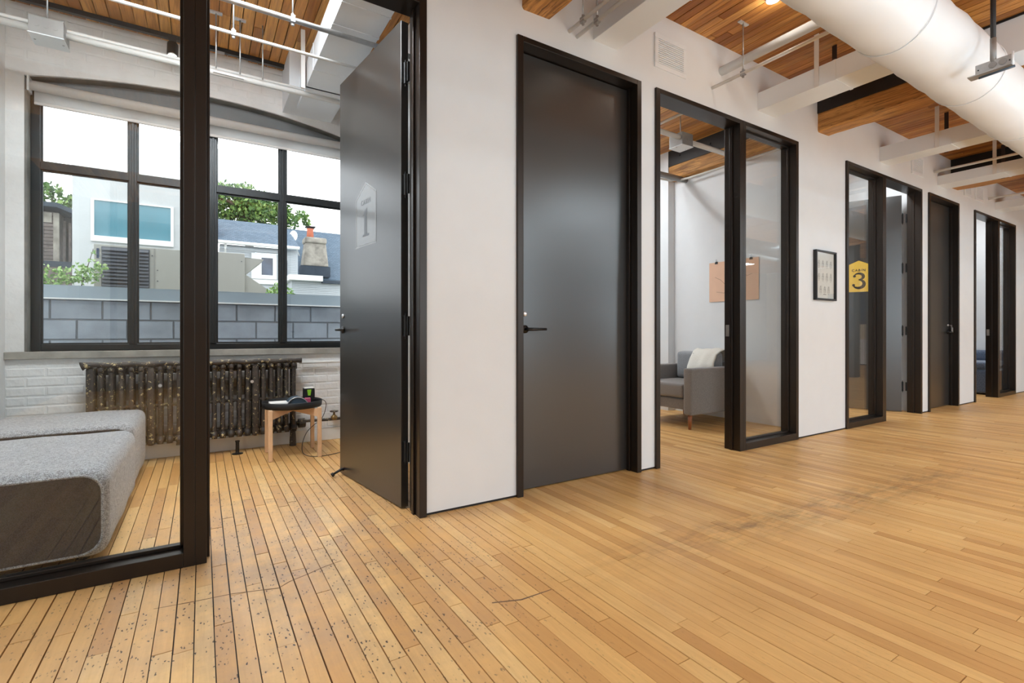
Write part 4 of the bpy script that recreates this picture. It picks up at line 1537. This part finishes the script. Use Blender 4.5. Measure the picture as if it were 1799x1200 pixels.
MB().box(0.74, 0.815, 4.505, 4.575, tz + 0.145, tz + 0.151).build('lid', M['paper'], t)
tag(MB().box(0.725, 0.77, 4.40, 4.44, tz + 0.009, tz + 0.075).build('pink_box', M['pink'], bevel=0.003), 'tiny pink box beside the curved handset in the tray', 'box')
cb = [(0.80, 4.45, tz + 0.06), (0.86, 4.42, tz + 0.055), (0.895, 4.42, 0.42), (0.89, 4.44, 0.34), (0.86, 4.46, 0.27), (0.80, 4.42, 0.24), (0.73, 4.36, 0.19), (0.69, 4.32, 0.10),
      (0.70, 4.30, 0.03), (0.78, 4.27, 0.006), (0.90, 4.27, 0.006), (1.05, 4.36, 0.006), (1.15, 4.52, 0.006), (1.2, 4.75, 0.006), (1.22, 4.9, 0.01)]
cc = []
for i in range(len(cb) - 1):
    for k in range(5):
        tt = k / 5
        P0, P1, P2, P3 = (Vector(cb[max(0, i - 1)]), Vector(cb[i]), Vector(cb[i + 1]), Vector(cb[min(len(cb) - 1, i + 2)]))
        cc.append(0.5 * ((2 * P1) + (-P0 + P2) * tt + (2 * P0 - 5 * P1 + 4 * P2 - P3) * tt ** 2 + (-P0 + 3 * P1 - 3 * P2 + P3) * tt ** 3))
cc.append(Vector(cb[-1]))
tag(MB().tube(cc, 0.0028, 6).build('power_cable', M['rubber'], None, smooth=True), 'thin black cable looping from the tray onto the floor', 'cable')

# scratch grooves drawn across the floor by the doorway
sp = [(-0.15, 2.219), (-0.02, 2.20), (0.10, 2.188), (0.256, 2.141), (0.30, 2.175), (0.371, 2.20), (0.45, 2.235), (0.522, 2.253)]
m = MB()
strip_mesh(m, sp, [0.0012, 0.002, 0.0016, 0.0022, 0.0016, 0.002, 0.0016, 0.001], Vector((0, 0, 0.0004)), Vector((1, 0, 0)), Vector((0, 1, 0)), Vector((0, 0, 1)), 0.0003)
strip_mesh(m, [(0.915, 1.60), (1.02, 1.56), (1.16, 1.56)], [0.003, 0.004, 0.002], Vector((0, 0, 0.0004)), Vector((1, 0, 0)), Vector((0, 1, 0)), Vector((0, 0, 1)), 0.0003)
o = m.build('floor_scratch', simple('scratch', srgb(110, 84, 64), 0.8), floor)
o['label'] = 'long curved dark scratches across the boards'

# ------------------------------------------------------------------ outside
tag(MB().box(-30, 40, 5.24, 60, -3.3, -3.2).build('ground', M['ground']), 'yard ground far below the window', 'ground', kind='structure')
# block parapet
t = thing('parapet_wall', 'grey concrete block parapet with metal cap outside the window', 'wall', (0, 6.5, -3.2), kind='structure')
MB().box(-6, 13, 6.515, 6.7, -3.2, 1.36).build('block_core', M['mortar'], t)
bp = {}
for row in range(9):
    zt = 1.345 - row * 0.2
    x = -3.26 - (0.2 if row % 2 else 0) 
    while x < 4.2:
        me = bp.get('b')
        if me is None:
            q = MB()
            e = 0.006
            L_, H_ = 0.392, 0.19
            q.add([(0, 0.02, 0), (L_, 0.02, 0), (L_, 0.02, H_), (0, 0.02, H_), (e, 0, e), (L_ - e, 0, e), (L_ - e, 0, H_ - e), (e, 0, H_ - e)],
                  [(0, 1, 5, 4), (1, 2, 6, 5), (2, 3, 7, 6), (3, 0, 4, 7), (4, 5, 6, 7)])
            me = q.mesh('concrete_block')
            me.materials.append(M['block'])
            bp['b'] = me
        if row < 4:
            o = bpy.data.objects.new('concrete_block', me)
            C.objects.link(o)
            o.parent = t
            o.matrix_parent_inverse = Matrix.Translation((0, -6.5, 3.2))
            o.location = (x, 6.5 + rr.uniform(-0.002, 0.002), zt - 0.19)
        x += 0.4
MB().box(-6, 13, 6.44, 6.78, 1.36, 1.487).build('metal_cap', M['flash'], t)
MB().box(-6, 13, 6.43, 6.44, 1.349, 1.362).build('cap_edge', M['whitetrim'], t)
tag(MB().box(-6, 13, 6.78, 25, -3.2, 1.0).build('floor_roof_deck', M['ground']), 'flat roof behind the block parapet', 'roof', kind='structure')

# ventilation unit
t = thing('ventilation_unit', 'large beige rooftop ventilation unit with dark louvre and flared hood', 'ventilation unit', (-0.3, 8.5, 1.0))
MB().box(-1.22, 0.02, 8.5, 9.0, 1.0, 2.21).build('cabinet', M['hvac'], t, bevel=0.008)
MB().box(0.02, 0.545, 8.46, 9.0, 1.0, 2.22).build('cabinet', M['hvac'], t, bevel=0.008)
MB().box(-1.14, -0.62, 8.49, 8.5, 1.1, 2.18).build('louvre_back', M['louver'], t)
for i in range(22):
    z = 1.12 + i * 0.048
    MB().add([(-1.13, 8.465, z), (-0.63, 8.465, z), (-0.63, 8.49, z + 0.034), (-1.13, 8.49, z + 0.034), (-1.13, 8.465, z + 0.008), (-0.63, 8.465, z + 0.008), (-0.63, 8.49, z + 0.042), (-1.13, 8.49, z + 0.042)],
             [(0, 3, 2, 1), (4, 5, 6, 7), (0, 1, 5, 4), (1, 2, 6, 5), (2, 3, 7, 6), (3, 0, 4, 7)]).build('slat', M['louver'], t)
MB().box(0.16, 0.168, 8.452, 8.46, 1.0, 2.2).build('panel_seam', M['greymetal'], t)
MB().box(-0.57, -0.562, 8.492, 8.5, 1.0, 2.2).build('panel_seam', M['greymetal'], t)
for x, z in ((0.19, 2.1), (0.5, 2.1), (0.19, 1.75), (0.19, 1.62), (0.06, 1.6), (-0.59, 2.1), (-0.53, 1.9), (-0.53, 1.75), (-0.59, 1.6), (0.05, 1.9)):
    MB().tube([(x, 8.46 if x > 0.02 else 8.5, z), (x, 8.452 if x > 0.02 else 8.49, z)], 0.008, 6).build('rivet', M['louver'], t)
hood = MB()
for zz in ((2.20, 2.235, 1.945, 2.21),):
    pass
# upper hood flares up and out, lower hood flares down and out, open mouth between them
hood.prism([(0.545, 2.17), (0.80, 2.16), (0.80, 2.15), (0.56, 1.925), (0.545, 1.925)], Vector((0, 8.5, 0)), Vector((1, 0, 0)), Vector((0, 0, 1)), Vector((0, 1, 0)), 0.45)
hood.prism([(0.545, 1.915), (0.56, 1.91), (0.92, 1.66), (0.92, 1.63), (0.545, 1.60)], Vector((0, 8.5, 0)), Vector((1, 0, 0)), Vector((0, 0, 1)), Vector((0, 1, 0)), 0.45)
hood.build('intake_hood', M['hvac'], t)
MB().box(-1.19, -1.165, 8.488, 8.5, 2.02, 2.15).build('blue_sticker', M['navy'], t)

# stucco house with two windows
t = thing('stucco_house', 'pale stucco house with two wide blue windows behind the ventilation unit', 'house', (-0.8, 10.5, 1.0))
MB().box(-1.69, 0.11, 10, 11.6, 1.0, 3.56).build('wall', M['stucco'], t)
for (a, b) in ((-1.426, -0.995), (-0.93, -0.445)):
    za, zb = 2.55, 3.10
    f = MB()
    q = 0.04
    f.box(a - q, b + q, 9.965, 10, za - 0.09, za).box(a - q, b + q, 9.965, 10, zb, zb + 0.02).box(a - q, a, 9.965, 10, za, zb).box(b, b + q, 9.965, 10, za, zb)
    w_ = f.build('window', M['whitetrim'], t)
    MB().box(a, b, 9.985, 9.998, za, zb).build('pane', M['winglass'], w_)
MB().box(-1.69, 0.13, 9.95, 11.6, 3.56, 3.60).build('roof_edge', M['whitetrim'], t)
MB().box(0.03, 0.11, 9.96, 10.0, 2.4, 3.56).build('corner_trim', M['whitetrim'], t)

# weathered shed
t = thing('wooden_shed', 'weathered wooden shed with dark roof left of the stucco house', 'shed', (-2.6, 12, 1.0))
MB().box(-3.6, -2.22, 12, 14, 1.0, 3.22).build('shed_wall', M['weathered'], t)
for i in range(14):
    z = 2.3 + i * 0.065
    MB().box(-3.6, -2.28, 11.975, 12, z, z + 0.055).build('siding_board', M['weathered'], t)
MB().box(-2.28, -2.20, 11.96, 12.02, 1.9, 3.2).build('corner_post', M['chim'], t)
MB().box(-3.6, -2.30, 11.96, 12.0, 3.02, 3.2).build('fascia', M['chim'], t)
MB().box(-3.7, -2.2, 11.8, 14, 3.28, 3.36).build('roof', M['darkroof'], t)
MB().prism([(-2.2, 3.36), (-2.2, 3.28), (-1.6, 3.02), (-1.6, 3.10)], Vector((0, 11.8, 0)), Vector((1, 0, 0)), Vector((0, 0, 1)), Vector((0, 1, 0)), 2.2).build('roof', M['darkroof'], t)
for i in range(4):
    x = -2.17 + i * 0.075
    MB().box(x, x + 0.035, 12.1, 12.14, 2.0, 3.1 - i * 0.03).build('slat', M['weathered'], t)
MB().box(-2.2, -1.7, 12.3, 12.34, 1.9, 3.2).build('dark_recess', M['blackmatte'], t)
MB().box(-3.6, -1.72, 11.7, 12.3, 2.20, 2.30).build('lower_roof', M['darkroof'], t)
MB().box(-3.6, -1.72, 11.72, 11.8, 1.5, 2.2).build('lower_wall', M['weathered'], t)


def leaves(name, blobs, count, size, mat, seed, parent=None):
    rr = random.Random(seed)
    vs, fs = [], []
    tot = sum(b[3] ** 2 for b in blobs)
    for (x, y, z, r) in blobs:
        for _ in range(int(count * r * r / tot)):
            d = Vector((rr.gauss(0, 1), rr.gauss(0, 1), rr.gauss(0, 1))).normalized() * r * (rr.random() ** 0.4)
            p = Vector((x, y, z)) + Vector((d.x, d.y, d.z * 0.75))
            a = Vector((rr.gauss(0, 1), rr.gauss(0, 1), rr.gauss(0, 1))).normalized()
            b = a.cross(Vector((rr.gauss(0, 1), rr.gauss(0, 1), rr.gauss(0, 1)))).normalized()
            s_ = size * rr.uniform(0.6, 1.3)
            k = len(vs)
            vs += [p - a * s_, p + b * s_ * 0.5, p + a * s_, p - b * s_ * 0.5]
            fs.append((k, k + 1, k + 2, k + 3))
    o = MB().add(vs, fs).build(name, mat, parent)
    return o


def tree(label, base, blobs, count, size, seed, trunk=0.2):
    t = thing('tree', label, 'tree', base)
    o = leaves('foliage', blobs, count, size, M['leaf'], seed, t)
    o['kind'] = 'stuff'
    tr = MB().tube([base, (base[0] + 0.1, base[1], blobs[0][2] - 0.3)], [trunk, trunk * 0.7], 8)
    tr.build('trunk', M['bark'], t, smooth=True)
    for (x, y, z, r) in blobs[:6]:
        MB().tube([(base[0] + 0.1, base[1], blobs[0][2] - 0.6), ((x + base[0]) / 2, y, (z + blobs[0][2] - 0.3) / 2 + 0.1), (x, y, z)], [trunk * 0.5, trunk * 0.3, 0.02], 6).build('branch', M['bark'], t, smooth=True)
    return t


rr = random.Random(21)
bl = [(1.6, 22, 6.0, 0.8)]
for (x, z, r) in ((0.3, 6.2, 0.6), (0.75, 6.6, 0.5), (0.5, 5.6, 0.55), (1.1, 5.8, 0.6), (1.35, 6.5, 0.5), (1.9, 6.5, 0.45), (2.3, 6.2, 0.5), (2.7, 6.0, 0.5), (2.4, 5.4, 0.5), (3.0, 5.6, 0.4), (3.4, 5.8, 0.28),
                  (2.95, 5.1, 0.35), (1.6, 5.3, 0.5), (3.6, 5.55, 0.2), (0.9, 5.2, 0.45), (0.1, 6.6, 0.45), (1.6, 6.0, 0.6), (2.0, 5.8, 0.5), (0.2, 6.95, 0.2), (-0.5, 6.0, 0.7), (-0.2, 5.3, 0.5), (3.1, 4.9, 0.2), (4.0, 4.75, 0.16)):
    bl.append((x, 22 + rr.uniform(-0.6, 0.6), z, r))
tree('broad green tree rising above the slate roofs', (1.5, 22, 1.0), bl, 8500, 0.085, 5)
bl = [(-3.2, 18, 4.5, 0.35), (-3.5, 18, 4.9, 0.3), (-3.9, 18, 4.7, 0.35), (-3.0, 18.1, 4.7, 0.25), (-3.4, 18, 4.35, 0.35), (-2.8, 18, 4.4, 0.3), (-3.9, 18, 5.3, 0.12), (-3.6, 18, 5.45, 0.08), (-3.7, 18.2, 4.3, 0.3)]
tree('sparse green tree behind the wooden shed', (-3.4, 18, 1.0), bl, 900, 0.085, 6, 0.12)
t = thing('climbing_vine', 'light green vine climbing over the shed beside the stucco wall', 'plant', (-1.7, 8.2, 1.0))
bl = []
for i in range(24):
    x = -1.72 + i * 0.026
    bl.append((x + rr.uniform(-0.02, 0.02), 8.2 + rr.uniform(-0.05, 0.05), 1.66 + 0.10 * math.sin(i * 0.9) + (0.12 if i > 15 else 0) + rr.uniform(-0.05, 0.05), 0.085))
bl += [(-1.2, 8.2, 1.95, 0.05), (-1.17, 8.2, 2.05, 0.04), (-1.22, 8.2, 1.82, 0.06), (-1.35, 8.2, 1.9, 0.03)]
leaves('foliage', bl, 700, 0.028, M['vine'], 9, t)['kind'] = 'stuff'
MB().tube([(-1.7, 8.2, 0.99), (-1.7, 8.2, 1.3), (-1.5, 8.2, 1.55), (-1.3, 8.2, 1.6), (-1.18, 8.2, 2.1)], [0.012, 0.012, 0.010, 0.008, 0.003], 6).build('stem', M['bark'], t)
t = thing('leafy_bush', 'small green bush at the right foot of the ventilation unit', 'plant', (0.98, 8.0, 1.4))
leaves('foliage', [(0.88, 8.0, 1.62, 0.10), (0.98, 8.0, 1.72, 0.09), (1.08, 8.0, 1.62, 0.10), (1.0, 8.0, 1.55, 0.13), (1.2, 8.0, 1.55, 0.06)], 420, 0.026, M['vine'], 12, t)['kind'] = 'stuff'
MB().tube([(1.0, 8.0, 1.0), (0.98, 8.0, 1.7)], [0.012, 0.004], 6).build('stem', M['bark'], t)

# first slate house
t = thing('slate_house', 'white sided house with blue grey roof and gutter beyond the ventilation unit', 'house', (1.2, 16, 1.0))
MB().box(0.42, 2.45, 16.1, 17.5, 1.0, 3.55).build('wall', M['siding'], t)
for i in range(22):
    z = 2.45 + i * 0.048
    MB().box(0.42, 2.42, 16.078, 16.1, z, z + 0.040).build('siding_board', M['siding'], t)
MB().add([(0.36, 15.85, 3.60), (2.47, 15.85, 3.60), (2.30, 17.6, 4.55), (0.36, 17.6, 4.55), (0.36, 15.85, 3.54), (2.47, 15.85, 3.54), (2.30, 17.6, 4.49), (0.36, 17.6, 4.49)],
         [(0, 1, 2, 3), (7, 6, 5, 4), (0, 4, 5, 1), (1, 5, 6, 2), (2, 6, 7, 3), (3, 7, 4, 0)]).build('roof', M['shingle'], t)
MB().tube([(0.34, 15.80, 3.565), (2.45, 15.80, 3.565)], 0.05, 10).build('gutter', M['whitetrim'], t, smooth=True)
MB().tube([(0.55, 15.82, 3.55), (0.55, 16.06, 3.4), (0.55, 16.06, 2.4)], 0.03, 8).build('downpipe', M['whitetrim'], t, smooth=True)
f = MB().box(1.20, 1.46, 16.03, 16.08, 2.62, 3.36).box(1.76, 1.86, 16.03, 16.08, 2.62, 3.36).box(1.46, 1.76, 16.03, 16.08, 3.24, 3.36).box(1.46, 1.76, 16.03, 16.08, 2.62, 2.74)
f.build('window_frame', M['whitetrim'], t)
MB().box(1.46, 1.76, 16.05, 16.07, 2.74, 3.24).build('window_pane', M['darkglass'], t)
MB().tube([(2.10, 15.98, 3.2), (2.10, 15.98, 2.2)], 0.04, 8).build('downpipe', M['darkroof'], t, smooth=True)
MB().box(0.0, 0.34, 16.0, 16.4, 1.0, 4.25).build('side_annex', M['darkroof'], t)
MB().box(0.0, 0.2, 16.6, 17.0, 4.0, 4.9).build('brick_stack', M['redbrick'], t)
MB().box(0.6, 2.4, 15.2, 15.5, 2.40, 2.52).build('lower_eave', M['whitetrim'], t)

# second house with the big roof and chimney
t = thing('chimney_house', 'house with broad blue grey shingle roof and stone chimney', 'house', (3.5, 18, 1.0))
MB().box(2.35, 6.0, 18.3, 22, 1.0, 2.95).build('wall', M['siding'], t)
MB().add([(2.30, 17.9, 2.92), (6.2, 17.9, 2.92), (6.2, 19.6, 4.86), (2.30, 19.6, 4.86), (2.30, 17.9, 2.84), (6.2, 17.9, 2.84), (6.2, 19.6, 4.78), (2.30, 19.6, 4.78)],
         [(0, 1, 2, 3), (7, 6, 5, 4), (0, 4, 5, 1), (1, 5, 6, 2), (2, 6, 7, 3), (3, 7, 4, 0)]).build('roof', M['shingle'], t)
MB().add([(2.86, 17.72, 3.33), (3.68, 17.72, 3.33), (3.68, 18.3, 3.33), (2.86, 18.3, 3.33), (2.96, 17.76, 4.12), (3.60, 17.76, 4.12), (3.60, 18.3, 4.12), (2.96, 18.3, 4.12)],
         [(0, 3, 2, 1), (4, 5, 6, 7), (0, 1, 5, 4), (1, 2, 6, 5), (2, 3, 7, 6), (3, 0, 4, 7)]).build('chimney_stack', M['chim'], t, bevel=0.03)
MB().box(2.92, 3.62, 17.7, 18.32, 4.10, 4.30).build('chimney_cap', M['chim'], t, bevel=0.05)
MB().lathe([(0.12, 0), (0.10, 0.30), (0.12, 0.34)], (3.13, 18.0, 4.28), 14).build('chimney_pot', M['clay'], t, smooth=True)
MB().box(2.98, 3.28, 17.85, 18.15, 4.66, 4.69).build('pot_hat', M['blackmatte'], t)
MB().box(2.80, 3.74, 17.75, 18.1, 2.98, 3.33).build('chimney_base', M['darkroof'], t)
MB().lathe([(0.02, 0.0), (0.12, 0.02), (0.19, 0.06)], (0, 0, 0), 18)
ds = MB()
cen = Vector((2.45, 16.9, 4.1))
n_ = Vector((-0.35, -1, 0.25)).normalized()
a_ = n_.cross(Vector((0, 0, 1))).normalized()
b_ = a_.cross(n_)
rings = [(0.01, 0.0), (0.08, 0.012), (0.15, 0.045)]
vs = []
for r_, h_ in rings:
    for k in range(20):
        vs.append(cen + a_ * r_ * 0.8 * math.cos(2 * PI * k / 20) + b_ * r_ * 1.25 * math.sin(2 * PI * k / 20) + n_ * h_)
fs = [tuple(range(20))]
for i in range(2):
    for k in range(20):
        fs.append((i * 20 + k, i * 20 + (k + 1) % 20, (i + 1) * 20 + (k + 1) % 20, (i + 1) * 20 + k))
t = thing('satellite_dish', 'small white satellite dish beside the stone chimney', 'satellite dish', (2.45, 16.9, 3.9))
d_ = MB().add(vs, fs).build('dish', M['whitetrim'], t, smooth=True)
sm = d_.modifiers.new('s', 'SOLIDIFY')
sm.thickness = 0.01
MB().tube([cen, cen + Vector((0.05, 0.1, -0.22)), cen + Vector((0.3, 0.9, -0.45))], 0.018, 6).build('mast', M['whitetrim'], t)
MB().tube([cen + n_ * 0.0, cen + n_ * 0.22 - b_ * 0.12], 0.008, 6).build('receiver_arm', M['greymetal'], t)
t = thing('low_shed', 'low white sided outbuilding at the foot of the chimney roof', 'shed', (2.6, 14, 1.0))
MB().box(1.98, 2.95, 14.0, 15.0, 1.0, 2.42).build('wall', M['siding'], t)
for i in range(12):
    z = 1.85 + i * 0.045
    MB().box(1.98, 4.6, 13.98, 14.0, z, z + 0.036).build('siding_board', M['siding'], t)
MB().box(1.9, 2.72, 13.8, 15.0, 2.42, 2.56).build('eave', M['whitetrim'], t)
MB().box(2.72, 4.7, 13.9, 15.0, 2.38, 2.46).build('eave', M['darkroof'], t)
MB().box(2.95, 4.6, 14.0, 15.0, 1.0, 2.38).build('wall', M['siding'], t)

for o in bpy.data.objects:
    if o.name.split('.')[0] in ('wall', 'door', 'window', 'pane') and o.parent is None:
        print('WARN', o.name)
GR = dict(rectangular_duct='white rectangular ducts', round_duct='round ducts over the corridor', conduit='conduits and pipes under the ceiling', timber_beam='timber beams under the ceiling',
          wall_vent='louvred vents over the doors', ottoman='grey tweed ottomans', junction_box='hanging junction boxes', light_track='black lighting tracks', tree='trees behind the roofs')
for o in C.objects:
    k = o.name.split('.')[0]
    if o.parent is None and k in GR:
        o['group'] = GR[k]
print('objects', len(bpy.data.objects))
